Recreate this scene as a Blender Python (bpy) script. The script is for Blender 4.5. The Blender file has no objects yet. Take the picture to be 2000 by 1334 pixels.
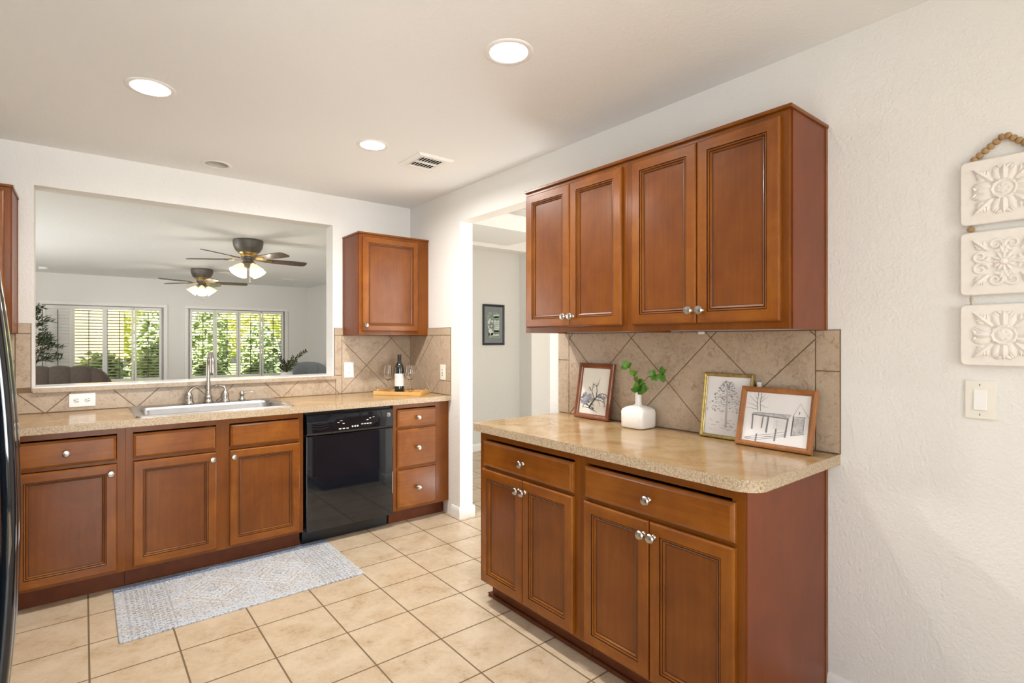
import bpy, bmesh, math, random
from mathutils import Vector, Matrix, Euler
random.seed(7)
PI = math.pi
sc = bpy.context.scene
COL = sc.collection

# ------------------------------------------------------------------ camera, world, sun, big lights, exposure
cam_d = bpy.data.cameras.new('camera')
cam = bpy.data.objects.new('camera', cam_d); COL.objects.link(cam)
cam.location = (-2.2216, -4.0616, 1.3406)
cam.rotation_euler = (PI/2, 0, -0.6629)
cam_d.sensor_width = 36; cam_d.lens = 36*1034.48/2000
cam_d.shift_x = 0.0146; cam_d.shift_y = -0.0017
cam_d.clip_start = 0.05; cam_d.clip_end = 200
sc.camera = cam

w = bpy.data.worlds.new('sky'); sc.world = w; w.use_nodes = True
wn = w.node_tree; bg = wn.nodes['Background']
sky = wn.nodes.new('ShaderNodeTexSky'); sky.sky_type = 'NISHITA'; sky.sun_disc = False
sky.sun_elevation = math.radians(55); sky.sun_rotation = math.radians(200); sky.air_density = 1.0; sky.dust_density = 2.0
wn.links.new(sky.outputs[0], bg.inputs[0]); bg.inputs[1].default_value = 0.26

def lamp(name, kind, loc, rot, energy, color=(1, 1, 1), **kw):
    d = bpy.data.lights.new(name, kind); d.energy = energy; d.color = color
    for k, v in kw.items(): setattr(d, k, v)
    o = bpy.data.objects.new(name, d); COL.objects.link(o); o.location = loc; o.rotation_euler = rot
    return o
lamp('sun', 'SUN', (0, -4, 8), Euler((math.radians(42), 0, math.radians(-25))), 23, (1, .95, .84), angle=.01)
# daylight through the windows of the breakfast end behind the camera and the hall's front windows, plus added fill lamps
lamp('window_daylight_south', 'AREA', (-2.3, -6.93, 1.40), (math.radians(94), 0, math.radians(-4)), 31, (.93, .97, 1), shape='RECTANGLE', size=1.6, size_y=1.9, spread=math.radians(70))
lamp('patio_bounce_south', 'AREA', (-2.3, -6.80, .75), (math.radians(142), 0, math.radians(6)), 11, (.93, .965, 1), shape='RECTANGLE', size=1.6, size_y=.8)  # added lamp aimed upward to brighten the ceiling
lamp('window_daylight_west', 'AREA', (-3.22, -4.15, 1.35), (math.radians(100), 0, -PI/2), 2, (.93, .97, 1), shape='RECTANGLE', size=1.5, size_y=1.9)  # added lamp at an invented side opening, lights the right wall
lamp('patio_bounce_west', 'AREA', (-3.12, -4.15, .8), (math.radians(150), 0, -PI/2), 22, (.93, .965, 1), shape='RECTANGLE', size=1.5, size_y=.7)  # added uplight at the same opening, lifts the kitchen ceiling
lamp('window_daylight_hall', 'AREA', (1.55, -3.97, 1.35), (PI/2, 0, 0), 50, (.96, .985, 1), shape='RECTANGLE', size=1.7, size_y=2.1)
lamp('window_daylight_living', 'AREA', (-4.96, 3.6, 1.35), (math.radians(110), 0, -PI/2), 85, (.97, .985, 1), shape='RECTANGLE', size=2.6, size_y=1.9)

# added lamps lying unseen on the hall and living room floors, throwing light up through the doorway and the pass-through
lamp('sunlit_floor_hall', 'AREA', (.56, -1.25, .012), (PI, 0, 0), 16, (.95, .98, 1), shape='RECTANGLE', size=.66, size_y=.8)
lamp('sunlit_floor_living', 'AREA', (-1.6, 3.4, .012), (PI, 0, 0), 9, (.95, .98, 1), shape='RECTANGLE', size=2.6, size_y=2.0)

sc.view_settings.view_transform = 'Standard'
sc.view_settings.look = 'None'
sc.view_settings.exposure = 0.0
sc.view_settings.gamma = 1.0
sc.view_settings.use_curve_mapping = False
sc.cycles.max_bounces = 10; sc.cycles.diffuse_bounces = 5; sc.cycles.glossy_bounces = 4
sc.cycles.transmission_bounces = 8; sc.cycles.transparent_max_bounces = 8
sc.cycles.caustics_reflective = False; sc.cycles.caustics_refractive = False
sc.cycles.sample_clamp_indirect = 6.0

# ------------------------------------------------------------------ material graph helper
class S:                                   # a socket with arithmetic
    def __init__(s, g, o): s.g = g; s.o = o
    def _m(s, op, a, b=None): return s.g.math(op, a, b)
    def __add__(s, b): return s._m('ADD', s, b)
    def __sub__(s, b): return s._m('SUBTRACT', s, b)
    def __rsub__(s, b): return s._m('SUBTRACT', b, s)
    def __mul__(s, b): return s._m('MULTIPLY', s, b)
    def __truediv__(s, b): return s._m('DIVIDE', s, b)
    def abs(s): return s._m('ABSOLUTE', s)
    def lt(s, b): return s._m('LESS_THAN', s, b)
    def gt(s, b): return s._m('GREATER_THAN', s, b)
    def mod(s, b): return s._m('FLOORED_MODULO', s, b)
    def pp(s, b): return s._m('PINGPONG', s, b)
    def max(s, b): return s._m('MAXIMUM', s, b)
    def min(s, b): return s._m('MINIMUM', s, b)
class G:
    def __init__(s, name):
        s.mat = bpy.data.materials.new(name); s.mat.use_nodes = True
        s.nt = s.mat.node_tree; s.b = s.nt.nodes['Principled BSDF']
    def n(s, t): return s.nt.nodes.new(t)
    def put(s, inp, v):
        if isinstance(v, S): s.nt.links.new(v.o, inp)
        elif isinstance(v, (tuple, list)) and len(v) == 3 and inp.type == 'RGBA': inp.default_value = (*v, 1)
        else: inp.default_value = v
    def math(s, op, a, b=None):
        n = s.n('ShaderNodeMath'); n.operation = op; s.put(n.inputs[0], a)
        if b is not None: s.put(n.inputs[1], b)
        return S(s, n.outputs[0])
    def co(s, kind='Object', scale=(1, 1, 1), loc=(0, 0, 0), rot=(0, 0, 0)):
        t = s.n('ShaderNodeTexCoord'); m = s.n('ShaderNodeMapping')
        s.nt.links.new(t.outputs[kind], m.inputs[0])
        m.inputs['Scale'].default_value = scale; m.inputs['Location'].default_value = loc; m.inputs['Rotation'].default_value = rot
        return S(s, m.outputs[0])
    def pos(s): return S(s, s.n('ShaderNodeNewGeometry').outputs['Position'])
    def sep(s, v):
        n = s.n('ShaderNodeSeparateXYZ'); s.put(n.inputs[0], v); return [S(s, o) for o in n.outputs]
    def noise(s, v, scale, detail=3, rough=.5, dist=0):
        n = s.n('ShaderNodeTexNoise'); s.put(n.inputs['Vector'], v); n.inputs['Scale'].default_value = scale
        n.inputs['Detail'].default_value = detail; n.inputs['Roughness'].default_value = rough; n.inputs['Distortion'].default_value = dist
        return S(s, n.outputs['Fac'])
    def vor(s, v, scale, feat='F1'):
        n = s.n('ShaderNodeTexVoronoi'); n.feature = feat; s.put(n.inputs['Vector'], v); n.inputs['Scale'].default_value = scale
        return S(s, n.outputs['Distance'])
    def ramp(s, f, stops):
        n = s.n('ShaderNodeValToRGB'); s.put(n.inputs[0], f); el = n.color_ramp.elements
        while len(el) < len(stops): el.new(.5)
        for e, (p, c) in zip(el, stops):
            e.position = p; e.color = (*c, 1) if not isinstance(c, (int, float)) else (c, c, c, 1)
        return S(s, n.outputs[0])
    def mix(s, f, a, b, blend='MIX'):
        n = s.n('ShaderNodeMix'); n.data_type = 'RGBA'; n.blend_type = blend
        s.put(n.inputs[0], f); s.put(n.inputs[6], a); s.put(n.inputs[7], b); return S(s, n.outputs[2])
    def bump(s, h, strength=.2, dist=.002):
        n = s.n('ShaderNodeBump'); s.put(n.inputs['Height'], h); n.inputs['Strength'].default_value = strength; n.inputs['Distance'].default_value = dist
        s.nt.links.new(n.outputs[0], s.b.inputs['Normal'])
    def set(s, **k):
        names = dict(color='Base Color', rough='Roughness', metal='Metallic', coat='Coat Weight', coatr='Coat Roughness', spec='Specular IOR Level',
                     trans='Transmission Weight', ior='IOR', emit='Emission Color', es='Emission Strength', sheen='Sheen Weight', sss='Subsurface Weight', alpha='Alpha')
        for a, v in k.items(): s.put(s.b.inputs[names[a]], v)
        return s

def plain(name, color, rough=.5, var=.06, scale=20, **k):     # a plain finish with a little procedural variation
    g = G(name); f = g.noise(g.co(), scale, 3)
    c = g.ramp(f, [(.3, tuple(x*(1-var) for x in color)), (.7, tuple(min(1, x*(1+var)) for x in color))])
    g.set(color=c, rough=rough, **k); return g.mat

def paint(name, color, strength=.42, scale=88):
    g = G(name); p = g.pos()
    f = g.noise(p, 1.2, 2); c = g.ramp(f, [(.3, tuple(x*.985 for x in color)), (.7, color)])
    h = g.noise(p, scale, 4, .55); h2 = g.noise(p, scale*.42, 2, .5)
    g.bump(h + h2*.8, strength, .0065); g.set(color=c, rough=.75, spec=.25); return g.mat

def wood(name, dark, mid, light, axis='z', rough=.36, coat=.45, fine=1.0):
    g = G(name)
    sc_ = {'z': (26, 26, 1.6), 'x': (1.6, 26, 26)}[axis]
    grain = g.noise(g.co(scale=sc_), 2.2*fine, 6, .62, .25)
    blot = g.noise(g.co(scale=(1, 1, .8)), 4.5, 5, .6, .6)
    f = grain*.34 + blot*.66
    c = g.ramp(f, [(.30, dark), (.5, mid), (.70, light)])
    g.set(color=c, rough=rough, coat=coat, coatr=.2, spec=.2)
    g.bump(grain, .04, .001); return g.mat

MAT = {}
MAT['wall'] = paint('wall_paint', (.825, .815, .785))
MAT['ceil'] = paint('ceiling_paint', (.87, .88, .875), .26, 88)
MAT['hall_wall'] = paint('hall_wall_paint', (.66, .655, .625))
MAT['trim'] = plain('white_trim', (.86, .85, .82), .4, .02)
D, Mi, Li = (.128, .031, .0016), (.200, .056, .0032), (.280, .092, .0075)
MAT['wood'] = wood('maple_door', D, Mi, Li)
MAT['woodx'] = wood('maple_rail', D, Mi, Li, 'x')
MAT['panel'] = wood('maple_panel', (.108, .0255, .0014), (.154, .041, .0026), (.205, .062, .0054))
MAT['frame'] = wood('maple_face_frame', (.135, .0340, .0014), (.176, .0480, .0022), (.218, .064, .0040), fine=.8, coat=.3)
MAT['side'] = wood('vinyl_side_panel', (.140, .0305, .0065), (.168, .0385, .0085), (.198, .048, .0115), rough=.38, coat=.1, fine=1.6)
MAT['kick'] = plain('toe_kick_brown', (.125, .034, .011), .5, .15, spec=.25)
MAT['glaze'] = plain('dark_glaze', (.050, .013, .003), .4, .2)
MAT['nickel'] = plain('satin_nickel', (.50, .475, .44), .24, .05, metal=1.0)
MAT['steel'] = plain('stainless_steel', (.52, .53, .55), .26, .05, metal=1.0)
MAT['black'] = plain('gloss_black', (.005, .008, .012), .045, .1, coat=.6, coatr=.03)
MAT['black2'] = plain('satin_black', (.012, .013, .015), .28, .1)
MAT['dark'] = plain('dark_gap', (.006, .005, .005), .7)
MAT['white_plastic'] = plain('white_plastic', (.86, .86, .84), .3, .01)
MAT['ivory_plastic'] = plain('ivory_plastic', (.82, .79, .70), .32, .01)
MAT['slot'] = plain('outlet_slot', (.05, .045, .04), .6)
MAT['plaster'] = plain('cream_plaster', (.83, .79, .735), .65, .03, 40)
MAT['bead'] = wood('bead_wood', (.33, .20, .09), (.42, .27, .13), (.52, .35, .18), rough=.5, coat=0)
MAT['cord'] = plain('jute_cord', (.45, .36, .24), .9)
MAT['ceramic'] = plain('white_ceramic', (.86, .84, .81), .28, .02, 60, coat=.3)
MAT['stem'] = plain('twig', (.16, .10, .04), .6)
MAT['paper_cream'] = plain('cream_paper', (.80, .77, .68), .6, .03, 12)
MAT['paper_white'] = plain('white_paper', (.80, .78, .77), .6, .02, 12)
MAT['ink'] = plain('black_ink', (.035, .035, .04), .7)
MAT['wash'] = plain('grey_wash', (.33, .34, .39), .7, .35, 60)
MAT['pencil'] = plain('pencil_grey', (.22, .22, .225), .7)
MAT['pencil_light'] = plain('light_pencil', (.50, .49, .49), .7, .2, 90)
MAT['frame_brown'] = wood('brown_picture_frame', (.13, .035, .012), (.22, .066, .021), (.33, .115, .04), rough=.35)
MAT['frame_oak'] = wood('oak_picture_frame', (.22, .080, .022), (.34, .135, .04), (.47, .21, .075), rough=.38)
MAT['gold'] = plain('antique_gold', (.40, .29, .10), .38, .3, 50, metal=.75)
MAT['bottle'] = plain('dark_bottle_glass', (.010, .012, .010), .06, .1, coat=.5)
MAT['foil'] = plain('black_foil', (.014, .012, .012), .4)
MAT['label'] = plain('bottle_label', (.78, .72, .66), .6, .03)
MAT['bamboo'] = wood('bamboo_tray', (.55, .30, .09), (.66, .39, .14), (.76, .50, .21), 'x', rough=.4)
MAT['bronze'] = plain('aged_bronze', (.150, .135, .115), .45, .15, metal=.4)
MAT['brass'] = plain('brass', (.62, .42, .16), .3, .1, metal=1.0)
MAT['blade'] = wood('walnut_blade', (.055, .035, .027), (.085, .055, .042), (.12, .08, .06), 'x', rough=.45)
MAT['carpet'] = plain('beige_carpet', (.52, .46, .38), .95, .12, 220)
MAT['sofa'] = plain('taupe_velvet', (.085, .062, .047), .85, .12, 30, sheen=.1)
MAT['grey_fabric'] = plain('grey_fabric', (.27, .30, .315), .8, .1, 60, sheen=.3)
MAT['leg_wood'] = plain('dark_leg', (.05, .03, .02), .4)
MAT['pot'] = plain('white_pot', (.85, .84, .82), .35, .02)
MAT['louver'] = plain('white_shutter', (.84, .83, .80), .45, .02)
MAT['rod'] = plain('dark_tilt_rod', (.10, .09, .07), .5)  # white rods given the dark tone of backlighting
MAT['fence'] = plain('tan_stucco_wall', (.46, .37, .18), .9, .12, 6)
MAT['navy'] = plain('slate_matte', (.10, .115, .125), .5)
def leafmat(name, a, b, t=.0):
    g = G(name); f = g.noise(g.co(), 30, 2); g.set(color=g.ramp(f, [(.3, a), (.7, b)]), rough=.45, sss=t); return g.mat
MAT['leaf'] = leafmat('fresh_green_leaf', (.045, .16, .012), (.12, .30, .03))
MAT['leaf_dark'] = leafmat('deep_green_leaf', (.018, .045, .016), (.05, .10, .035))
MAT['hedge'] = leafmat('sunlit_hedge', (.34, .47, .16), (.58, .68, .28))
MAT['hedge2'] = leafmat('yellow_green_tree', (.55, .58, .10), (.80, .78, .22))
MAT['lawn'] = leafmat('lawn', (.22, .34, .08), (.40, .50, .14))

def emissive(name, color, s):
    g = G(name); g.set(color=color, emit=color, es=s, rough=.4); return g.mat
MAT['lamp_lens'] = emissive('lit_lamp_lens', (1, .94, .82), 9)
MAT['shade_glass'] = emissive('lit_glass_shade', (1, .84, .55), 1.0)
MAT['pearl'] = plain('unlit_reflector', (.62, .60, .56), .35, .03)
g = G('clear_glass'); g.set(color=(1, 1, 1), rough=0.0, trans=1.0, ior=1.45); MAT['glass'] = g.mat
g = G('window_glass'); g.set(color=(1, 1, 1), rough=0.0, trans=1.0, ior=1.02); MAT['pane'] = g.mat

# floor tile
g = G('floor_tile'); p = g.pos()
m = g.n('ShaderNodeMapping'); g.put(m.inputs[0], p); m.inputs['Location'].default_value = (.959+.311*40, 1.73+.306*40, 0)
br = g.n('ShaderNodeTexBrick'); g.nt.links.new(m.outputs[0], br.inputs['Vector'])
br.offset = 0; br.squash = 1; br.inputs['Scale'].default_value = 1; br.inputs['Mortar Size'].default_value = .0038; br.inputs['Mortar Smooth'].default_value = .15
br.inputs['Brick Width'].default_value = .311; br.inputs['Row Height'].default_value = .306; br.inputs['Bias'].default_value = 0
br.inputs['Color1'].default_value = (.0, .0, .0, 1); br.inputs['Color2'].default_value = (1, 1, 1, 1); br.inputs['Mortar'].default_value = (.5, .5, .5, 1)
tint = S(g, br.outputs['Color']); mort = S(g, br.outputs['Fac'])
n1 = g.noise(p, 7, 6, .62, .5); n2 = g.noise(p, 38, 5, .7, .8)
base = g.ramp(n1*.6 + n2*.4, [(.34, (.36, .245, .135)), (.45, (.50, .385, .26)), (.56, (.565, .455, .325)), (.68, (.62, .515, .385))])
fleck = g.ramp(n2*.6 + n1*.4, [(.60, 0), (.72, 1)])
base = g.mix(fleck*.55, base, (.44, .28, .14))
base = g.mix(g.math('MULTIPLY', tint, .16), base, (.62, .49, .34))
colr = g.mix(mort, base, (.165, .110, .058))
g.set(color=colr, rough=g.ramp(mort, [(0, .30), (1, .85)]), spec=.45)
g.bump((1.0 - mort)*1.0 + n2*.10, .5, .002) if False else g.bump(n2*.12 - mort, .5, .002)
MAT['floor'] = g.mat

# wall tile (backsplash) and grout
g = G('backsplash_tile'); p = g.pos()
n1 = g.noise(p, 6, 4, .6, .6); n2 = g.noise(p, 55, 5, .72, 1.2); n3 = g.noise(p, 26, 4, .65, 1.6)
c = g.ramp(n1*.45 + n2*.55, [(.33, (.32, .23, .16)), (.48, (.46, .355, .255)), (.66, (.53, .43, .32))])
c = g.mix(g.ramp(n3, [(.57, 0), (.66, 1)])*.5, c, (.27, .155, .085))
g.set(color=c, rough=.38, spec=.4); g.bump(n2, .12, .0015); MAT['tile'] = g.mat
MAT['grout'] = plain('grout', (.21, .135, .075), .9)

# laminate counter
g = G('laminate_top'); p = g.pos()
n1 = g.noise(p, 5, 6, .6, 1.2); n2 = g.noise(p, 70, 5, .7, .6)
c = g.ramp(n1*.7 + n2*.3, [(.36, (.31, .18, .070)), (.5, (.42, .275, .130)), (.64, (.49, .36, .20))])
fl = g.noise(p, 34, 6, .75, 2.0); c = g.mix(g.ramp(fl, [(.60, 0), (.68, 1)])*.45, c, (.33, .19, .08))
g.set(color=c, rough=.16, spec=.5); MAT['counter'] = g.mat
g = G('laminate_edge'); p = g.pos()
n1 = g.noise(p, 150, 4, .8); n2 = g.noise(p, 420, 2, .7)
c = g.ramp(n1*.6 + n2*.4, [(.38, (.20, .125, .065)), (.48, (.42, .315, .20)), (.6, (.60, .50, .37))])
g.set(color=c, rough=.4, spec=.35); MAT['edge'] = g.mat

# rug : object coords, x along (0..1.147) y across (0..-.645)
g = G('woven_rug'); v = g.co(); x, y, z = g.sep(v)
wv = g.noise(g.co(scale=(52, 150, 1)), 1, 3, .75); wv2 = g.noise(g.co(scale=(140, 70, 1)), 1, 2, .6)
c = g.ramp(wv, [(.34, (.20, .21, .24)), (.46, (.46, .45, .44)), (.62, (.66, .64, .61))])
ch = g.noise(v, 9, 4, .6)
c = g.mix(g.ramp(ch, [(.42, 0), (.60, .55)]), c, (.55, .60, .66))
# navy worn band along the far long edge and thin band along the near one
band = g.ramp(y, [(0, 0), (.01, 0)])
far = (y.abs()).lt(.075) * y.abs().gt(.010)
c = g.mix(far * g.ramp(wv2, [(.48, 1), (.62, .3)]) * .92, c, (.10, .16, .28))
near = y.abs().gt(.60)
c = g.mix(near*.45, c, (.52, .57, .63))
# end borders with small dashes
xe = x.pp(.5735)
rows = (xe.gt(.06) * xe.lt(.115)).max(xe.gt(.14) * xe.lt(.215))
dash = (x.mod(.022).lt(.013)) * (y.mod(.026).lt(.011))
c = g.mix(rows * dash * g.ramp(wv2, [(.35, .0), (.58, .8)]), c, (.17, .17, .18))
line = (xe - .128).abs().lt(.007).max((xe - .225).abs().lt(.004)).max((xe-.048).abs().lt(.005))
c = g.mix(line * .38, c, (.26, .26, .28))
# two concentric lozenges
for cx in (.42, .76):
    d = (x - cx).abs() / .17 + (y + .33).abs() / .17
    ring = ((d*4).mod(1.0)).lt(.28) * d.lt(1.15)
    c = g.mix(ring * .42, c, (.78, .77, .74))
    core = d.lt(.24); c = g.mix(core*.4, c, (.36, .42, .52))
sp = g.noise(g.co(scale=(95, 95, 1)), 1, 2, .6)
c = g.mix(g.ramp(sp, [(.54, 0), (.62, .75)]), c, (.17, .19, .25))
g.set(color=c, rough=.95, spec=.1); g.bump(wv, .6, .003); MAT['rug'] = g.mat

# ------------------------------------------------------------------ mesh helper
class MB:
    def __init__(s): s.v = []; s.f = []; s.m = []; s.sm = []
    def add(s, vs, fs, m=0, smooth=False):
        o = len(s.v); s.v += [tuple(q) for q in vs]
        for k, f in enumerate(fs):
            s.f.append([i + o for i in f]); s.m.append(m[k] if isinstance(m, list) else m); s.sm.append(smooth)
        return s
    def box(s, x0, x1, y0, y1, z0, z1, m=0):
        vs = [(x, y, z) for z in (z0, z1) for y in (y0, y1) for x in (x0, x1)]
        return s.add(vs, [(0, 2, 3, 1), (4, 5, 7, 6), (0, 1, 5, 4), (2, 6, 7, 3), (0, 4, 6, 2), (1, 3, 7, 5)], m)
    def bbox(s, x0, x1, y0, y1, z0, z1, b=.003, m=0):            # chamfered box
        bm = bmesh.new(); bmesh.ops.create_cube(bm, size=1)
        for q in bm.verts: q.co = Vector(((x0+x1)/2 + q.co.x*(x1-x0), (y0+y1)/2 + q.co.y*(y1-y0), (z0+z1)/2 + q.co.z*(z1-z0)))
        bmesh.ops.bevel(bm, geom=bm.edges[:], offset=b, segments=2, profile=.6, affect='EDGES')
        bm.verts.index_update(); s.add([q.co for q in bm.verts], [[q.index for q in f.verts] for f in bm.faces], m); bm.free(); return s
    def prism(s, poly, z0, z1, m=0, ms=None, smooth=False):       # poly in xy, counter-clockwise
        n = len(poly); vs = [(x, y, z0) for x, y in poly] + [(x, y, z1) for x, y in poly]
        s.add(vs, [tuple(range(n))[::-1], tuple(range(n, 2*n))], m)
        s.add(vs, [(i, (i+1) % n, (i+1) % n + n, i+n) for i in range(n)], m if ms is None else ms, smooth); return s
    def lathe(s, prof, n=24, c=(0, 0, 0), axis='z', m=0, smooth=True, power=None, rot=0, mat4=None):
        rings = []
        for r, h in prof:
            ring = []
            for k in range(n):
                a = 2*PI*k/n + rot; ca, sa = math.cos(a), math.sin(a); rr = r
                if power: rr = r / ((abs(ca)**power + abs(sa)**power) ** (1/power))
                if axis == 'z': q = (rr*ca, rr*sa, h)
                elif axis == 'y': q = (rr*ca, h, rr*sa)
                else: q = (h, rr*ca, rr*sa)
                if mat4: q = mat4 @ Vector(q)
                ring.append((q[0]+c[0], q[1]+c[1], q[2]+c[2]))
            rings.append(ring)
        vs = [q for r in rings for q in r]; fs = []
        for i in range(len(rings)-1):
            for k in range(n):
                a, b = i*n+k, i*n+(k+1) % n; fs.append((a, b, b+n, a+n))
        s.add(vs, fs, m, smooth)
        if prof[0][0] > 1e-5: s.add(rings[0], [tuple(range(n))[::-1]], m)
        if prof[-1][0] > 1e-5: s.add(rings[-1], [tuple(range(n))], m)
        return s
    def tube(s, pts, r, n=10, m=0, cap=True):
        pts = [Vector(q) for q in pts]; rs = r if isinstance(r, (list, tuple)) else [r]*len(pts)
        t0 = (pts[1]-pts[0]).normalized(); up = Vector((0, 0, 1)) if abs(t0.z) < .9 else Vector((1, 0, 0))
        nrm = (up - t0*up.dot(t0)).normalized(); vs = []
        for i, q in enumerate(pts):
            t = (pts[min(i+1, len(pts)-1)] - pts[max(i-1, 0)]).normalized()
            nrm = (nrm - t*nrm.dot(t)).normalized(); bn = t.cross(nrm)
            for k in range(n):
                a = 2*PI*k/n; vs.append(q + (nrm*math.cos(a) + bn*math.sin(a))*rs[i])
        fs = [(i*n+k, i*n+(k+1) % n, (i+1)*n+(k+1) % n, (i+1)*n+k) for i in range(len(pts)-1) for k in range(n)]
        s.add(vs, fs, m, True)
        if cap:
            s.add(vs[:n], [tuple(range(n))[::-1]], m); s.add(vs[-n:], [tuple(range(n))], m)
        return s
    def sphere(s, c, r, m=0, sx=1, sy=1, sz=1, n=14):
        bm = bmesh.new(); bmesh.ops.create_uvsphere(bm, u_segments=n, v_segments=max(6, n*2//3), radius=r); bm.verts.index_update()
        s.add([(c[0]+q.co.x*sx, c[1]+q.co.y*sy, c[2]+q.co.z*sz) for q in bm.verts], [[q.index for q in f.verts] for f in bm.faces], m, True); bm.free(); return s
    def loops(s, L, cap=True, m=0, capm=None):                    # a list of equal-length vertex loops
        n = len(L[0]); vs = [q for l in L for q in l]; fs = []; ms = []
        for i in range(len(L)-1):
            for k in range(n):
                fs.append((i*n+k, i*n+(k+1) % n, (i+1)*n+(k+1) % n, (i+1)*n+k)); ms.append(m[k % len(m)] if isinstance(m, list) else m)
        if cap: fs.append(tuple((len(L)-1)*n+k for k in range(n))); ms.append(capm if capm is not None else 0)
        return s.add(vs, fs, ms)
    def build(s, name, mats, parent=None, origin=None, sharp=40, bevel=None, subdiv=0):
        if not isinstance(mats, (list, tuple)): mats = [mats]
        me = bpy.data.meshes.new(name); vs = s.v; o = bpy.data.objects.new(name, me)
        if parent is None:
            if origin is None:
                xs = [q[0] for q in vs]; ys = [q[1] for q in vs]; zs = [q[2] for q in vs]
                origin = ((min(xs)+max(xs))/2, (min(ys)+max(ys))/2, min(zs))
            vs = [(q[0]-origin[0], q[1]-origin[1], q[2]-origin[2]) for q in vs]; o.location = origin
        me.from_pydata(vs, [], s.f)
        for q in mats: me.materials.append(MAT[q])
        me.polygons.foreach_set('material_index', s.m); me.polygons.foreach_set('use_smooth', s.sm)
        bm = bmesh.new(); bm.from_mesh(me); bmesh.ops.remove_doubles(bm, verts=bm.verts, dist=1e-6)
        bmesh.ops.recalc_face_normals(bm, faces=bm.faces); bm.to_mesh(me); bm.free()
        if any(s.sm): me.set_sharp_from_angle(angle=math.radians(sharp))
        COL.objects.link(o)
        if parent is not None: o.parent = parent
        if bevel:
            b = o.modifiers.new('bevel', 'BEVEL'); b.width = bevel; b.segments = 2; b.limit_method = 'ANGLE'
        if subdiv:
            b = o.modifiers.new('subdivision', 'SUBSURF'); b.levels = subdiv; b.render_levels = subdiv
        return o

def thing(name, label, cat, loc=(0, 0, 0), rot=(0, 0, 0), group=None):
    o = bpy.data.objects.new(name, None); COL.objects.link(o); o.location = loc; o.rotation_euler = rot; o.empty_display_size = .1
    o['label'] = label; o['category'] = cat
    if group: o['group'] = group
    return o
def tag(o, label, cat, group=None):
    o['label'] = label; o['category'] = cat
    if group: o['group'] = group
    return o
def struct(o): o['kind'] = 'structure'; return o
def copy_thing(o, label, loc=None, rot=None):
    c = o.copy(); COL.objects.link(c); c['label'] = label
    if loc is not None: c.location = loc
    if rot is not None: c.rotation_euler = rot
    def kids(a, b):
        for ch in [q for q in bpy.data.objects if q.parent == a]:
            d = ch.copy(); COL.objects.link(d); d.parent = b; kids(ch, d)
    kids(o, c); return c

def cells(us, vs, holes, f3, t, name, mat):
    """wall panel from a grid with rectangular holes; f3(u, v, w) -> xyz, thickness t"""
    mb = MB(); us = sorted(set(us + [h[i] for h in holes for i in (0, 1)])); vs = sorted(set(vs + [h[i] for h in holes for i in (2, 3)]))
    solid = lambda i, j: 0 <= i < len(us)-1 and 0 <= j < len(vs)-1 and not any(h[0] < (us[i]+us[i+1])/2 < h[1] and h[2] < (vs[j]+vs[j+1])/2 < h[3] for h in holes)
    for i in range(len(us)-1):
        for j in range(len(vs)-1):
            if not solid(i, j): continue
            a, b, c, d = us[i], us[i+1], vs[j], vs[j+1]
            for w_ in (0, t): mb.add([f3(a, c, w_), f3(b, c, w_), f3(b, d, w_), f3(a, d, w_)], [(0, 1, 2, 3)])
            for di, dj, (p, q) in ((-1, 0, ((a, c), (a, d))), (1, 0, ((b, c), (b, d))), (0, -1, ((a, c), (b, c))), (0, 1, ((a, d), (b, d)))):
                if not solid(i+di, j+dj): mb.add([f3(*p, 0), f3(*q, 0), f3(*q, t), f3(*p, t)], [(0, 1, 2, 3)])
    return struct(mb.build(name, mat, origin=(0, 0, 0)))

# ------------------------------------------------------------------ setting
ZC = 2.4706
XW, YS, YN = -3.25, -7.0, 7.6
OX0, OX1, OZ0, OZ1 = -2.448, -.683, 1.062, 2.236
DY0, DY1, DZ = -1.735, -.765, 2.226
TH = .14
# floors
mb = MB(); mb.box(XW-.15, 3.3, YS-.15, 1.3, -.1, 0); struct(mb.build('floor', 'floor', origin=(0, 0, 0)))
mb = MB(); mb.box(-5.1, 1.8, 1.3, YN+.15, -.1, 0.0); mb.box(-5.1, XW-.15, .0, 1.3, -.1, 0); struct(mb.build('floor_living', 'carpet', origin=(0, 0, 0)))

# ceiling over kitchen and living room, with round holes for the recessed lights
LIGHTS = [(-1.985, -1.235, .080), (-.905, -2.45, .078), (-.9, -1.197, .072), (-1.545, -.255, .072)]
def ceiling_mesh(name, x0, x1, y0, y1, z, holes):
    bm = bmesh.new(); es = []
    def ring(pts):
        vs = [bm.verts.new((p[0], p[1], z)) for p in pts]
        for i in range(len(vs)): es.append(bm.edges.new((vs[i], vs[(i+1) % len(vs)])))
    ring([(x0, y0), (x1, y0), (x1, y1), (x0, y1)])
    for hx, hy, r in holes: ring([(hx+r*math.cos(2*PI*k/40), hy+r*math.sin(2*PI*k/40)) for k in range(40)])
    bmesh.ops.triangle_fill(bm, edges=es, use_beauty=True)
    bmesh.ops.recalc_face_normals(bm, faces=bm.faces)
    ret = bmesh.ops.extrude_face_region(bm, geom=bm.faces[:])
    for q in ret['geom']:
        if isinstance(q, bmesh.types.BMVert): q.co.z += .16
    bmesh.ops.recalc_face_normals(bm, faces=bm.faces)
    me = bpy.data.meshes.new(name); bm.to_mesh(me); bm.free(); me.materials.append(MAT['ceil'])
    o = bpy.data.objects.new(name, me); COL.objects.link(o); return struct(o)
ceiling_mesh('ceiling', XW-.15, .115, YS-.15, TH, ZC, LIGHTS)
ceiling_mesh('ceiling_living', -5.1, 1.8, TH, YN+.15, ZC, [])
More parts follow.
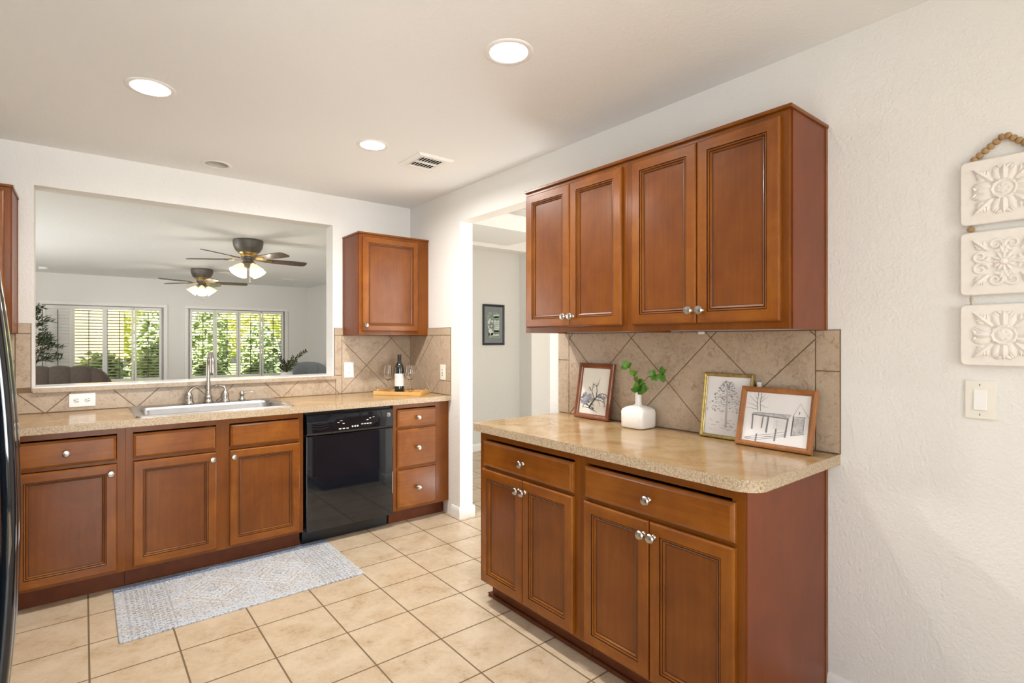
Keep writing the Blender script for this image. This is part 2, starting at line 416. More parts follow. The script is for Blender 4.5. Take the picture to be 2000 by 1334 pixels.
mb = MB(); mb.box(.115, 3.4, -4.1, .9, 2.95, 3.05); struct(mb.build('ceiling_hall', 'ceil', origin=(0, 0, 0)))

# walls
cells([-5.1, .115], [0, ZC], [(OX0, OX1, OZ0, OZ1)], lambda u, v, w_: (u, w_, v), TH, 'wall_sink', 'wall')
cells([YS, 0], [0, ZC+.6], [(DY0, DY1, -.01, DZ)], lambda u, v, w_: (w_, u, v), .115, 'wall_right', 'wall')
cells([YS, 0], [0, ZC], [(-4.95, -3.35, .05, 2.25)], lambda u, v, w_: (XW-w_, u, v), .14, 'wall_left', 'wall')
cells([XW, .115], [0, ZC], [(-3.12, -1.48, .4, 2.35)], lambda u, v, w_: (u, YS-w_, v), .14, 'wall_camera_side', 'wall')
W1, W2 = (-2.765, -1.04), (-.64, 1.155)
WZ0, WZ1 = .58, 1.94
cells([-5.1, 1.8], [0, ZC], [(*W1, WZ0, WZ1), (*W2, WZ0, WZ1)], lambda u, v, w_: (u, YN+w_, v), .15, 'wall_living_far', 'wall')
mb = MB(); mb.box(1.65, 1.8, 1.25, YN, 0, ZC); struct(mb.build('wall_living_right', 'wall', origin=(0, 0, 0)))
cells([TH, YN], [0, ZC], [(2.3, 4.9, .4, 2.3)], lambda u, v, w_: (-5.0-w_, u, v), .1, 'wall_living_left', 'wall')
# hall beyond the doorway
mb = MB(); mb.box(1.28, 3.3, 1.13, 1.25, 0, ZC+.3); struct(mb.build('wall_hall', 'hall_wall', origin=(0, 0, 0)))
mb = MB(); mb.box(2.20, 3.3, .9, 1.13, 0, 2.43); struct(mb.build('wall_hall_pillar', 'wall', origin=(0, 0, 0)))
mb = MB(); mb.box(.115, 3.3, .9, 1.13, 2.43, 3.05); struct(mb.build('trim_hall_header', 'wall', origin=(0, 0, 0)))
cells([-4.0, .9], [0, 3.05], [], lambda u, v, w_: (3.2+w_, u, v), .1, 'wall_hall_right', 'wall')
cells([.115, 3.3], [0, 3.05], [(.65, 2.45, .25, 2.45)], lambda u, v, w_: (u, -4.0-w_, v), .1, 'wall_hall_near', 'wall')
mb = MB(); mb.box(.115-.02, .115, TH, .9, ZC, 3.05); mb.box(.095, .115, 0, TH, ZC, 3.05); struct(mb.build('wall_hall_left', 'wall', origin=(0, 0, 0)))

# baseboards : profile swept along straight runs
def baseboard(name, runs):
    mb = MB()
    for (x0, y0, x1, y1, nx, ny) in runs:
        prof = [(0, 0), (.014, 0), (.014, .060), (.010, .075), (.006, .083), (0, .085)]
        L = [[(x + nx*d, y + ny*d, h) for d, h in prof] for x, y in ((x0, y0), (x1, y1))]
        mb.loops(L, cap=False); mb.add(L[0], [tuple(range(6))]); mb.add(L[1], [tuple(range(6))])
    return struct(mb.build(name, 'trim', origin=(0, 0, 0)))
baseboard('baseboard_right', [(0, -3.25, 0, YS, -1, 0), (0, -.66, 0, DY1-.0005, -1, 0), (-.014, DY1, .129, DY1, 0, -1), (-.014, DY0, .129, DY0, 0, 1), (.115, DY1+.0005, .115, 0, 1, 0), (0, -1.80, 0, DY0-.0005, -1, 0)])
baseboard('baseboard_hall', [(1.28, 1.13, 2.2, 1.13, 0, -1), (2.2, .9, 3.2, .9, 0, -1), (2.2, .9, 2.2, 1.13, -1, 0)])
baseboard('baseboard_left', [(XW, -4.96, XW, YS, 1, 0), (XW, -3.0, XW, -3.34, 1, 0)])
baseboard('baseboard_camera_side', [(XW, YS, 0, YS, 0, 1)])
baseboard('baseboard_living', [(1.65, 1.25, 1.65, YN, -1, 0), (-5, YN, 1.65, YN, 0, -1)])

# windows of the living room : frame, muntin bars, glass
def window(n, x0, x1):
    r = bpy.data.objects.new('window_%d' % n, None); COL.objects.link(r); r.location = ((x0+x1)/2, YN, WZ0); struct(r)
    cx = (x0+x1)/2; mb = MB(); H = WZ1-WZ0; hw = (x1-x0)/2
    for a, b, c, d in ((-hw, -hw+.05, 0, H), (hw-.05, hw, 0, H), (-hw+.05, hw-.05, 0, .05), (-hw+.05, hw-.05, H-.05, H), (-.025, .025, .05, H-.05)):
        mb.box(a, b, .09, .13, c, d)
    mb.build('window_frame', 'trim', r)
    mb = MB(); mb.box(-hw+.05, hw-.05, .106, .112, .05, H-.05); mb.build('glass', 'pane', r)
    mb = MB(); mb.bbox(-hw-.05, hw+.05, -.035, .09, -.03, -.001); mb.build('window_sill', 'trim', r)
    mb = MB()
    for a, b, c, d in ((-hw-.06, -hw-.0005, -.03, H-.001), (hw+.0005, hw+.06, -.03, H-.001), (-hw-.06, hw+.06, H, H+.06)): mb.bbox(a, b, -.022, 0, c, d, .004)
    mb.build('window_casing', 'trim', r)
window(1, *W1); window(2, *W2)

# ------------------------------------------------------------------ backsplash tile : diamonds clipped to rectangles, with border tiles
def clip(poly, a, b, c):                      # keep a*x+b*y <= c
    out = []
    for i in range(len(poly)):
        p, q = poly[i], poly[(i+1) % len(poly)]; dp = a*p[0]+b*p[1]-c; dq = a*q[0]+b*q[1]-c
        if dp <= 0: out.append(p)
        if (dp < 0 < dq) or (dq < 0 < dp):
            t = dp/(dp-dq); out.append((p[0]+(q[0]-p[0])*t, p[1]+(q[1]-p[1])*t))
    return out
def area(p): return .5*sum(p[i][0]*p[(i+1) % len(p)][1]-p[(i+1) % len(p)][0]*p[i][1] for i in range(len(p)))
def diamonds(rect, c0, h, gap=.0022):
    """lattice of diamonds, half diagonal h, vertices at c0 + multiples of h with even parity"""
    u0, u1, v0, v1 = rect; out = []
    for i in range(-20, 21):
        for j in range(-20, 21):
            if (i+j) % 2 == 0: continue
            cu, cv = c0[0]+i*h, c0[1]+j*h; r = h-gap*1.414
            p = [(cu-r, cv), (cu, cv-r), (cu+r, cv), (cu, cv+r)]
            for e in ((-1, 0, -u0-gap), (1, 0, u1-gap), (0, -1, -v0-gap), (0, 1, v1-gap)):
                if p: p = clip(p, *e)
            if len(p) > 2 and abs(area(p)) > 2e-5: out.append(p)
    return out
def rects(rs, gap=.0022): return [[(a+gap, c+gap), (b-gap, c+gap), (b-gap, d-gap), (a+gap, d-gap)] for a, b, c, d in rs]
def backsplash(name, polys, backs, f3, label):
    mb = MB()
    for p in polys:
        n = len(p); A = [f3(u, v, .004) for u, v in p]; B = [f3(u, v, .0072) for u, v in p]
        cu = sum(q[0] for q in p)/n; cv = sum(q[1] for q in p)/n
        Cc = [f3(u+(cu-u)*.012, v+(cv-v)*.012, .0082) for u, v in p]
        mb.loops([A, B, Cc], True, 0, 0)
    for a, b, c, d in backs:
        P = [(a, c), (b, c), (b, d), (a, d)]; mb.loops([[f3(u, v, .0005) for u, v in P], [f3(u, v, .0052) for u, v in P]], True, 1, 1)
    o = mb.build(name, ['tile', 'grout'], origin=f3((backs[0][0]+backs[0][1])/2, backs[0][2], 0))
    return struct(o)
ZT = .915
fb = lambda u, v, w_: (u, -w_, v)
hd = .2215
polys = diamonds((OX0-.08, OX1+.02, ZT, 1.036), (-.405, 1.132), hd) + diamonds((OX1+.071, 0, ZT, 1.376), (-.405, 1.132), hd) + diamonds((OX1+.02, OX1+.071, ZT, 1.06), (-.405, 1.132), hd)
polys += diamonds((-3.2, OX0-.08, ZT, 1.376), (-.405, 1.132), hd)
polys += rects([(OX1+.012, OX1+.071, 1.062, 1.376), (OX1+.012, -.43, 1.376, 1.435), (-.43, -.2, 1.376, 1.435), (-.2, 0, 1.376, 1.435)])
polys += rects([(OX0-.08, OX0-.012, 1.062, 1.376), (-2.66, OX0-.012, 1.376, 1.435), (-2.9, -2.66, 1.376, 1.435), (-3.2, -2.9, 1.376, 1.435)])
backsplash('trim_1', polys, [(-3.24, OX0-.010, ZT, 1.435), (OX0-.010, OX1+.010, ZT, 1.038), (OX1+.010, 0, ZT, 1.435)], fb, '')
fr = lambda u, v, w_: (-w_, u, v)
polys = diamonds((-.585, -.009, ZT, 1.376), (-.15, 1.132), hd) + rects([(-.643, -.585, ZT, 1.02), (-.643, -.585, 1.02, 1.376), (-.643, -.32, 1.376, 1.435), (-.32, -.009, 1.376, 1.435)])
backsplash('trim_2', polys, [(-.644, -.009, ZT, 1.436)], fr, '')
polys = diamonds((-3.211, -1.902, ZT, 1.378), (-2.562, 1.132), .2185) + rects([(-1.902, -1.815, ZT, 1.222), (-1.902, -1.815, 1.222, 1.378), (-3.295, -3.211, ZT, 1.222), (-3.295, -3.211, 1.222, 1.378)])
backsplash('trim_3', polys, [(-3.296, -1.814, ZT, 1.379)], fr, '')

# pass-through ledge : top whitened to stand for its bright reflection, with a tile strip front
mb = MB(); mb.bbox(OX0-.004, OX1+.02, -.030, -.0085, 1.032, 1.060, .003, 0); mb.box(OX0+.001, OX1-.001, -.026, TH+.03, 1.0605, 1.068, 1)
tag(mb.build('pass_through_ledge', ['tile', 'ceramic']), 'pale ledge with beige tile nosing along the pass-through opening above the sink', 'ledge')

# ------------------------------------------------------------------ cabinets
def front_loops(x0, x1, z0, z1, yf, prof):
    return [[(x0+i, yf-d, z0+i), (x1-i, yf-d, z0+i), (x1-i, yf-d, z1-i), (x0+i, yf-d, z1-i)] for i, d in prof]
DOORP = [(0, 0), (0, .013), (.002, .0165), (.006, .019), (.0430, .019), (.0440, .0150), (.0452, .0150), (.0470, .0170), (.0500, .0165), (.0515, .0120), (.0530, .0120), (.0555, .0140), (.0590, .0125), (.0605, .0080), (.0622, .0070), (.0640, .0070)]
GLAZED = (4, 5, 9, 10, 13, 14)             # the narrow grooves where the dark stain has gathered
DRAWP = [(0, 0), (0, .010), (.003, .0135), (.009, .0165), (.013, .019)]
def knob(parent, x, z, yf):
    mb = MB(); y = yf-.019
    mb.lathe([(.0100, y), (.0088, y-.003), (.0058, y-.006), (.0058, y-.013), (.0122, y-.017), (.0170, y-.0215), (.0173, y-.026), (.0135, y-.031), (.0001, y-.033)], 18, (x, 0, z), 'y')
    return mb.build('knob', 'nickel', parent)
def door(parent, x0, x1, z0, z1, yf, kn=None):
    mb = MB(); L = front_loops(x0, x1, z0, z1, yf, DOORP)
    for i in range(len(L)-1): mb.loops(L[i:i+2], i == len(L)-2, 3 if i in GLAZED else [1, 0, 1, 0], 2)
    o = mb.build('door', ['wood', 'woodx', 'panel', 'glaze'], parent)
    if kn: knob(o, kn[0], kn[1], yf)
    return o
def drawer(parent, x0, x1, z0, z1, yf, kn=True, name='drawer'):
    mb = MB(); mb.loops(front_loops(x0, x1, z0, z1, yf, DRAWP), True, 0, 0)
    o = mb.build(name, 'woodx', parent)
    if kn: knob(o, (x0+x1)/2, (z0+z1)/2, yf)
    return o
def face_frame(parent, W, z0, z1, yf, stiles, rails):
    mb = MB()
    for a, b in stiles: mb.box(a, b, yf, yf+.019, z0, z1)
    for a, b, c, d in rails: mb.box(a, b, yf+.0005, yf+.019, c, d)
    return mb.build('face_frame', 'frame', parent, bevel=.0008)
KZ, BT = .105, .8755
def base_cabinet(label, loc, rz, W, depth=.61, stiles=None, rails=None, end_right=False, end_left=False, group=None):
    r = thing('base_cabinet', label, 'cabinet', loc, (0, 0, rz), group); yf = -depth
    mb = MB(); t = .016
    mb.box(0.0005, t, yf+.019, -.003, KZ, BT); mb.box(W-t, W-.0005, yf+.019, -.003, KZ, BT); mb.box(t, W-t, yf+.019, -.003, KZ, KZ+t); mb.box(t, W-t, -.012, -.003, KZ, BT)
    mb.build('carcass', 'frame', r)
    face_frame(r, W, KZ, BT, yf, stiles, rails)
    mb = MB(); mb.box(0.001, W-.001, yf+.073, yf+.088, 0.0005, KZ); mb.box(.001, .016, yf+.088, -.01, .0005, KZ); mb.box(W-.016, W-.001, yf+.088, -.01, .0005, KZ)
    mb.build('toe_kick', 'kick', r)
    if end_right:
        mb = MB(); mb.box(W, W+.006, yf+.001, -.022, .0005, BT); mb.box(W, W+.009, -.022, -.002, .0005, BT, 1); mb.build('end_panel', ['side', 'frame'], r, bevel=.0008)
    if end_left:
        mb = MB(); mb.box(-.005, 0, yf+.001, -.002, KZ, BT); mb.build('end_panel', 'side', r)
    return r
R90 = -PI/2
D0, D1, P0, P1 = .705, .832, .120, .690
# right run, far unit (27 in) and near unit (27 in)
YA, YB, YC = -1.8665, -2.556, -3.2444
def rails(W): return [(.02, W-.02, .840, BT), (.02, W-.02, .690, .712), (.02, W-.02, KZ, .128)]
Wa = YA-YB
a = base_cabinet('reddish-brown base cabinet of the right counter, unit next to the hall doorway', (0, YA, 0), R90, Wa, stiles=[(0, .042), (Wa-.034, Wa)], rails=rails(Wa), end_left=True, group='base cabinets of the right counter')
drawer(a, .034, .658, D0, D1, -.61); door(a, .027, .338, P0, P1, -.61, (.318, .640)); door(a, .341, .658, P0, P1, -.61, (.361, .640))
b = base_cabinet('reddish-brown base cabinet of the right counter, near unit with tall plain side panel', (0, YB, 0), R90, YB-YC, stiles=[(0, .034), (.646, YB-YC)], rails=rails(YB-YC), end_right=True, group='base cabinets of the right counter')
drawer(b, .032, .661, D0, D1, -.61); door(b, .030, .344, P0, P1, -.61, (.324, .640)); door(b, .347, .661, P0, P1, -.61, (.367, .640))
for r, W in ((a, Wa), (b, YB-YC)):
    mb = MB(); x0 = -.016 if r is a else 0; mb.box(x0, W, -.552, -.537, .0005, .018)
    if r is a: mb.box(-.016, -.001, -.552, -.01, .0005, .018)
    mb.build('shoe_moulding', 'kick', r, bevel=.004)
# sink run
def brails(W): return [(.02, W-.02, .842, BT), (.02, W-.02, .688, .708), (.02, W-.02, KZ, .128)]
c = base_cabinet('base cabinet in the left corner, half hidden behind the black refrigerator handles', (-3.235, 0, 0), 0, .713, stiles=[(0, .25), (.67, .713)], rails=brails(.712), group='base cabinets along the sink wall')
drawer(c, .255, .690, .705, .836, -.61); door(c, .255, .690, .122, .686, -.61, (.275, .640))
c = base_cabinet('single-door base cabinet with one drawer, left of the sink cabinet', (-2.522, 0, 0), 0, .477, stiles=[(0, .035), (.44, .477)], rails=brails(.476), group='base cabinets along the sink wall')
drawer(c, .026, .437, .705, .836, -.61); door(c, .026, .439, .122, .686, -.61, (.414, .640))
c = base_cabinet('two-door sink cabinet with knobless drawer fronts, under the steel sink', (-2.045, 0, 0), 0, .936, stiles=[(0, .034), (.434, .506), (.904, .936)], rails=brails(.936), group='base cabinets along the sink wall')
drawer(c, .033, .430, .705, .836, -.61, False, 'false_drawer_front'); drawer(c, .508, .910, .705, .836, -.61, False, 'false_drawer_front')
door(c, .033, .435, .122, .686, -.61, (.413, .648)); door(c, .504, .911, .122, .686, -.61, (.525, .648))
c = base_cabinet('narrow three-drawer base cabinet right of the dishwasher, in the corner', (-.473, 0, 0), 0, .471, stiles=[(0, .034), (.35, .471)], rails=[(.02, .46, .842, BT), (.02, .46, .69, .703), (.02, .46, .39, .415), (.02, .46, KZ, .128)], group='base cabinets along the sink wall')
drawer(c, .028, .354, .705, .836, -.61); drawer(c, .028, .354, .412, .690, -.61); drawer(c, .028, .354, .120, .396, -.61)

# wall cabinets
UB, UT = 1.378, 2.140
def wall_cabinet(label, loc, rz, W, stiles, rails_, depth=.306, zb=UB, zt=UT, end_right=False, end_left=False, over=0, group='wall cabinets'):
    r = thing('wall_cabinet', label, 'cabinet', (loc[0], loc[1], zb), (0, 0, rz), group); yf = -depth; H = zt-zb; t = .016
    mb = MB(); mb.box(0.0005, t, yf+.019, -.002, 0, H); mb.box(W-t, W-.0005, yf+.019, -.002, 0, H); mb.box(t, W-t, yf+.019, -.002, .012, .028); mb.box(t, W-t, yf+.019, -.002, H-.016, H); mb.box(t, W-t, -.01, -.002, .028, H-.016)
    mb.build('carcass', 'frame', r)
    mb = MB()
    for a_, b_ in stiles: mb.box(a_, b_, yf, yf+.019, 0, H)
    for a_, b_, c_, d_ in rails_: mb.box(a_, b_, yf+.0005, yf+.019, c_, d_)
    mb.build('face_frame', 'frame', r, bevel=.0008)
    mb = MB(); x0 = -.012 if end_left else 0; x1 = W+.012 if end_right else W
    mb.box(x0, x1, yf-.012, -.002, H-.002, H+.012); mb.build('top_moulding', 'frame', r, bevel=.003)
    for on, s_ in ((end_right, 1), (end_left, -1)):
        if on:
            xa, xb = (W, W+.005) if s_ > 0 else (-.005, 0)
            mb = MB(); mb.box(xa, xb, yf+.016, -.020, 0, H); xc, xd = (W, W+.008) if s_ > 0 else (-.008, 0)
            mb.box(xc, xd, -.020, -.002, 0, H, 1); mb.build('end_panel', ['side', 'frame'], r, bevel=.0006)
    return r
H = UT-UB; dz0, dz1 = .028, H-.022
Wa = YA-YB
u = wall_cabinet('far two-door wall cabinet of the right wall, beside the hall doorway', (0, YA), R90, Wa, [(0, .044), (Wa-.034, Wa)], [(.02, Wa-.02, 0, .04), (.02, Wa-.02, H-.04, H)])
door(u, .024, .344, dz0, dz1, -.306, (.322, .078)); door(u, .347, .666, dz0, dz1, -.306, (.369, .078))
Wb = YB-YC
u = wall_cabinet('near two-door wall cabinet of the right wall, with plain brown side panel', (0, YB), R90, Wb, [(0, .034), (.644, Wb)], [(.02, Wb-.02, 0, .04), (.02, Wb-.02, H-.04, H)], end_right=True)
door(u, .033, .345, dz0, dz1, -.306, (.323, .078)); door(u, .348, .663, dz0, dz1, -.306, (.370, .078))
u = wall_cabinet('small single-door wall cabinet in the corner above the wine bottle', (-.597, 0), 0, .595, [(0, .034), (.486, .595)], [(.02, .58, 0, .04), (.02, .58, H-.04, H)], end_left=True)
door(u, .022, .492, dz0, dz1, -.306, (.040, .072))
u = wall_cabinet('wall cabinet at the left edge, above the refrigerator, mostly cut off', (-3.235, 0), 0, .712, [(0, .04), (.672, .712)], [(.02, .69, 0, .04), (.02, .69, H-.04, H)], end_right=True)
door(u, .024, .355, dz0, dz1, -.306, (.333, .072)); door(u, .358, .688, dz0, dz1, -.306, (.380, .072))

# ------------------------------------------------------------------ countertops
def counter_top(name, outer, hole, label):
    mb = MB(); z0, z1 = .876, .914
    bm = bmesh.new(); es = []
    def ring(pts):
        vs = [bm.verts.new((p[0], p[1], z1)) for p in pts]
        for i in range(len(vs)): es.append(bm.edges.new((vs[i], vs[(i+1) % len(vs)])))
    ring(outer)
    if hole: ring(hole)
    bmesh.ops.triangle_fill(bm, edges=es, use_beauty=True); bmesh.ops.dissolve_limit(bm, angle_limit=.01, verts=bm.verts, edges=bm.edges) if False else None
    bm.verts.index_update(); tv = [q.co.copy() for q in bm.verts]; tf = [[q.index for q in f.verts] for f in bm.faces]; bm.free()
    mb.add(tv, tf, 0); mb.add([(q.x, q.y, z0) for q in tv], tf, 1)
    e = .0025
    for pts, s_ in ((outer, 1), (hole or [], 1)):
        n = len(pts)
        for i in range(n):
            p, q = pts[i], pts[(i+1) % n]; mb.add([(*p, z0), (*q, z0), (*q, z1), (*p, z1)], [(0, 1, 2, 3)], 1)
    return tag(mb.build(name, ['counter', 'edge']), label, 'countertop')
CDp = .648
SX0, SX1, SY0, SY1 = -1.955, -1.190, -.530, -.125
hole = [(SX0-.012, SY0-.012), (SX0-.012, SY1+.012), (SX1+.012, SY1+.012), (SX1+.012, SY0-.012)]
counter_top('countertop', [(-3.245, -CDp), (-.001, -CDp), (-.001, -.001), (-3.245, -.001)], hole, 'long beige speckled laminate countertop with the sink, under the pass-through')
r_ = .075; yl, yr = -1.837, -3.294
arc = [(-CDp+r_-r_*math.cos(t), yr+r_-r_*math.sin(t)) for t in [PI/2*k/10 for k in range(11)]]
r2 = .02; arc2 = [(-CDp+r2-r2*math.sin(t), yl-r2+r2*math.cos(t)) for t in [PI/2*k/5 for k in range(6)]]
counter_top('countertop', [(-.001, yl)] + arc2 + arc + [(-.001, yr)], None, 'short glossy beige countertop with rounded corner, holding the vase and pictures')

# ------------------------------------------------------------------ sink and faucet
def rrect(x0, x1, y0, y1, r, n=5):
    pts = []
    for cx, cy, a0 in ((x1-r, y1-r, 0), (x0+r, y1-r, PI/2), (x0+r, y0+r, PI), (x1-r, y0+r, 1.5*PI)):
        for k in range(n+1): t = a0+PI/2*k/n; pts.append((cx+r*math.cos(t), cy+r*math.sin(t)))
    return pts
t_ = thing('kitchen_sink', 'stainless steel drop-in sink in the long countertop', 'sink', (-1.573, -.30, .914))
def at(L, z): return [(x+1.573, y+.30, z) for x, y in L]
mb = MB()
A = [at(rrect(-2.0, -1.146, -.572, -.018, .03), .0006), at(rrect(-1.997, -1.149, -.569, -.021, .03), .0065), at(rrect(-1.985, -1.161, -.557, -.033, .03), .0075),
     at(rrect(SX0-.004, SX1+.004, SY0-.004, SY1+.004, .062), .006), at(rrect(SX0, SX1, SY0, SY1, .06), .002), at(rrect(SX0+.006, SX1-.006, SY0+.006, SY1-.006, .06), -.015),
     at(rrect(SX0+.02, SX1-.02, SY0+.02, SY1-.02, .06), -.165), at(rrect(SX0+.05, SX1-.05, SY0+.05, SY1-.05, .05), -.19)]
mb.loops(A, True, 0, 0); mb.sm = [True]*len(mb.sm); mb.build('basin', 'steel', t_, sharp=50)
mb = MB(); mb.lathe([(.045, -.1895), (.042, -.187), (.03, -.188), (.012, -.189), (.001, -.189)], 20, (0, -.03, 0)); mb.build('drain', 'nickel', t_)
fz = .922
t_ = thing('kitchen_faucet', 'tall brushed nickel gooseneck faucet with two lever handles behind the sink', 'faucet', (-1.562, -.068, fz))
mb = MB(); mb.lathe([(.030, 0), (.030, .006), (.024, .012), (.022, .03), (.026, .036), (.020, .044), (.0165, .085), (.0175, .09), (.015, .1), (.0135, .14)], 20)
mb.build('spout_base', 'nickel', t_)
mb = MB(); pts = [(0, 0, .12), (0, 0, .18), (0, 0, .24)] + [(0, -.078+.078*math.cos(a), .25+.078*math.sin(a)) for a in [PI*k/12 for k in range(13)]] + [(0, -.157, .228)]
mb.tube(pts, .0125, 14); mb.tube([(0, -.157, .235), (0, -.158, .205)], .0155, 14); mb.build('spout', 'nickel', t_)
for x0, sgn in ((-.115, -1), (.100, 1)):
    mb = MB(); mb.lathe([(.031, 0), (.031, .006), (.026, .013), (.0225, .036), (.025, .046), (.022, .056), (.019, .063), (.013, .073), (.001, .077)], 18, (x0, -.012, 0)); hb = mb.build('handle_base', 'nickel', t_)
    mb = MB()
    if sgn < 0: pl = [(x0, -.012, .066), (x0+.012, -.004, .086), (x0+.035, .002, .104), (x0+.055, .004, .106)]
    else: pl = [(x0, -.012, .062), (x0+.004, -.012, .082), (x0-.006, -.010, .100), (x0-.028, -.004, .106), (x0-.060, .004, .104)]
    mb.tube(pl, [.008, .007, .006, .0055] if sgn < 0 else [.008, .0075, .0065, .006, .005], 10); mb.build('lever', 'nickel', hb)
t_ = thing('soap_dispenser', 'short nickel soap dispenser pump right of the faucet', 'soap dispenser', (-1.352, -.062, fz))
mb = MB(); mb.lathe([(.022, 0), (.022, .005), (.015, .012), (.013, .03), (.016, .036), (.016, .052), (.010, .060), (.001, .062)], 18); mb.build('body', 'nickel', t_)
mb = MB(); mb.tube([(0, 0, .048), (.03, -.01, .050), (.055, -.02, .056), (.062, -.022, .054)], [.006, .0055, .005, .004], 10); mb.build('spout', 'nickel', t_)

# ------------------------------------------------------------------ dishwasher
DX0, DX1 = -1.101, -.479; DW = DX1-DX0
t_ = thing('dishwasher', 'glossy black dishwasher between the sink cabinet and the drawers', 'dishwasher', (DX0, 0, 0))
mb = MB(); mb.box(.006, DW-.006, -.585, -.03, .10, .868); mb.build('body', 'black2', t_)
mb = MB(); mb.bbox(.006, DW-.006, -.632, -.586, .098, .715, .004); mb.build('door', 'black', t_)
mb = MB()
prof = [(-.586, .720), (-.632, .720), (-.641, .735), (-.643, .80), (-.634, .848), (-.620, .856), (-.586, .856)]
for k in range(1): mb.loops([[(x, y, z) for y, z in prof] for x in (.006, DW-.006)], False); mb.add([(.006, y, z) for y, z in prof], [tuple(range(7))]); mb.add([(DW-.006, y, z) for y, z in prof], [tuple(range(7))])
pn = mb.build('control_panel', 'black', t_, bevel=.003)
MAT['panel_dark'] = plain('control_inset', (.004, .004, .005), .25)
MAT['marks'] = plain('white_marking', (.62, .64, .66), .5)
yp = -.6438
mb = MB(); cs = [(.20, .735), (.43, .742), (.50, .775), (.50, .815), (.20, .815), (.17, .78)]
mb.loops([[(x, yp+.004, z) for x, z in cs], [(x, yp-.0012, z) for x, z in cs]]); mb.build('button_inset', 'panel_dark', pn)
mb = MB(); hs = [(.275+.0, .822)] + [(.29+.02*k, .822-.034*math.sin(PI*(k+.5)/7)**.6) for k in range(7)] + [(.445, .822)]
mb.loops([[(x, yp+.004, z) for x, z in hs], [(x, yp-.0045, z) for x, z in hs]]); mb.build('latch_handle', 'black', pn)
mb = MB()
bx = [(.215+.026*k, .232+.026*k, .745, .752) for k in range(3)] + [(.305+.018*k, .316+.018*k, .752, .762) for k in range(3)] + [(.372+.020*k, .386+.020*k, .764, .770) for k in range(4)]
bx += [(x, x+.014, z, z+.004) for x, z in ((.205, .79), (.225, .80), (.24, .78), (.41, .79), (.43, .80), (.455, .805))]
for a_, b_, c_, d_ in bx:
    mb = MB(); mb.box(a_, b_, yp-.0022, yp-.001, c_, d_); mb.build('button_marking', 'marks', pn)
mb = MB()
for k in range(3):
    pts = [(.035+.11*q/8, yp-.001, .802-.016*k-.010*math.sin(q/8*PI*.9)) for q in range(9)]; mb.tube(pts, .0032, 6)
mb.build('vent_louvre', 'black2', pn)
mb = MB(); mb.lathe([(.0155, yp+.006), (.0155, yp-.001), (.0130, yp-.0032), (.0001, yp-.0034)], 24, (.577, 0, .812), 'y'); em = mb.build('emblem', 'nickel', pn)
mb = MB()
ring = [(.577+.0105*math.cos(a), yp-.0038, .812+.0105*math.sin(a)) for a in [2*PI*k/20 for k in range(21)]]; mb.tube(ring, .0007, 6)
mb.tube([(.577-.002+.0045*math.cos(a), yp-.0038, .813+.0045*math.sin(a)) for a in [.6+4.6*k/10 for k in range(11)]], .0009, 6)
mb.tube([(.579+.0032*math.cos(a), yp-.0038, .8135+.0030*math.sin(a)) for a in [.8+4.6*k/10 for k in range(11)]], .0007, 6)
mb.tube([(.579+.0032*math.cos(a), yp-.0038, .8085+.0030*math.sin(a)) for a in [.8+4.6*k/10 for k in range(11)]], .0007, 6)
mb.build('emblem_script', 'panel_dark', em)
mb = MB(); mb.box(.006, DW-.012, -.545, -.53, .003, .094); mb.box(.02, .03, -.53, -.1, .001, .1); mb.box(DW-.03, DW-.02, -.53, -.1, .001, .1); mb.build('kick_plate', 'black2', t_)

# ------------------------------------------------------------------ refrigerator on the left (only its bowed handles reach into the frame)
FX, FY0, FY1 = -2.432, -2.97, -2.07
t_ = thing('refrigerator', 'black side-by-side refrigerator with long bowed handles at the left edge', 'refrigerator', (-2.83, (FY0+FY1)/2, 0))
ox, oy = 2.83, -(FY0+FY1)/2
mb = MB(); mb.bbox(-3.235+ox, FX-.065+ox, FY0+oy, FY1+oy, .02, 1.76, .006); mb.box(-3.2+ox, FX-.09+ox, FY0+.02+oy, FY1-.02+oy, 0, .02); mb.build('body', 'black2', t_)
FM = -2.50
def fdoor(y0, y1):
    mb = MB(); L = []
    n = 12; ym = (y0+y1)/2; hw = (y1-y0)/2
    outline = [(FX-.06+ox, y0+oy)] + [(FX-.018*abs(((y0+(y1-y0)*k/n)-ym)/hw)**2.2+ox, y0+(y1-y0)*k/n+oy) for k in range(n+1)] + [(FX-.06+ox, y1+oy)]
    mb.prism(outline, .09, 1.75, smooth=True); return mb.build('door', 'black', t_, sharp=50, bevel=.004)
d1 = fdoor(FY0+.003, FM-.003); d2 = fdoor(FM+.003, FY1-.003)
def fhandle(d, y):
    mb = MB(); n = 28; pts = []; z0, z1 = .20, 1.72
    for k in range(n+1):
        t = k/n; z = z0+(z1-z0)*t; bow = .016+.071*math.sin(PI*t)**.9
        pts.append((FX+bow+ox, y+oy, z))
    vs = []
    for i, q in enumerate(pts):
        tt = (Vector(pts[min(i+1, n)])-Vector(pts[max(i-1, 0)])).normalized(); nn = Vector((tt.z, 0, -tt.x))
        e = .020+.006*math.sin(PI*i/n)
        ring = []
        for k in range(16):
            a_ = 2*PI*k/16; ca, sa = math.cos(a_), math.sin(a_); pw = .6
            ring.append(Vector(q)+nn*(.014*math.copysign(abs(ca)**pw, ca))+Vector((0, 1, 0))*(e*math.copysign(abs(sa)**pw, sa)))
        vs.append(ring)
    mb.loops(vs, True, 0, 0); mb.add(vs[0], [tuple(range(16))]); mb.sm = [True]*len(mb.sm)
    for z in (z0+.004, z1-.004): mb.tube([(FX-.012+ox, y+oy, z), (FX+.02+ox, y+oy, z)], .016, 12)
    mb.build('handle', 'black', d, sharp=60)
fhandle(d1, FM-.034); fhandle(d2, FM+.034)
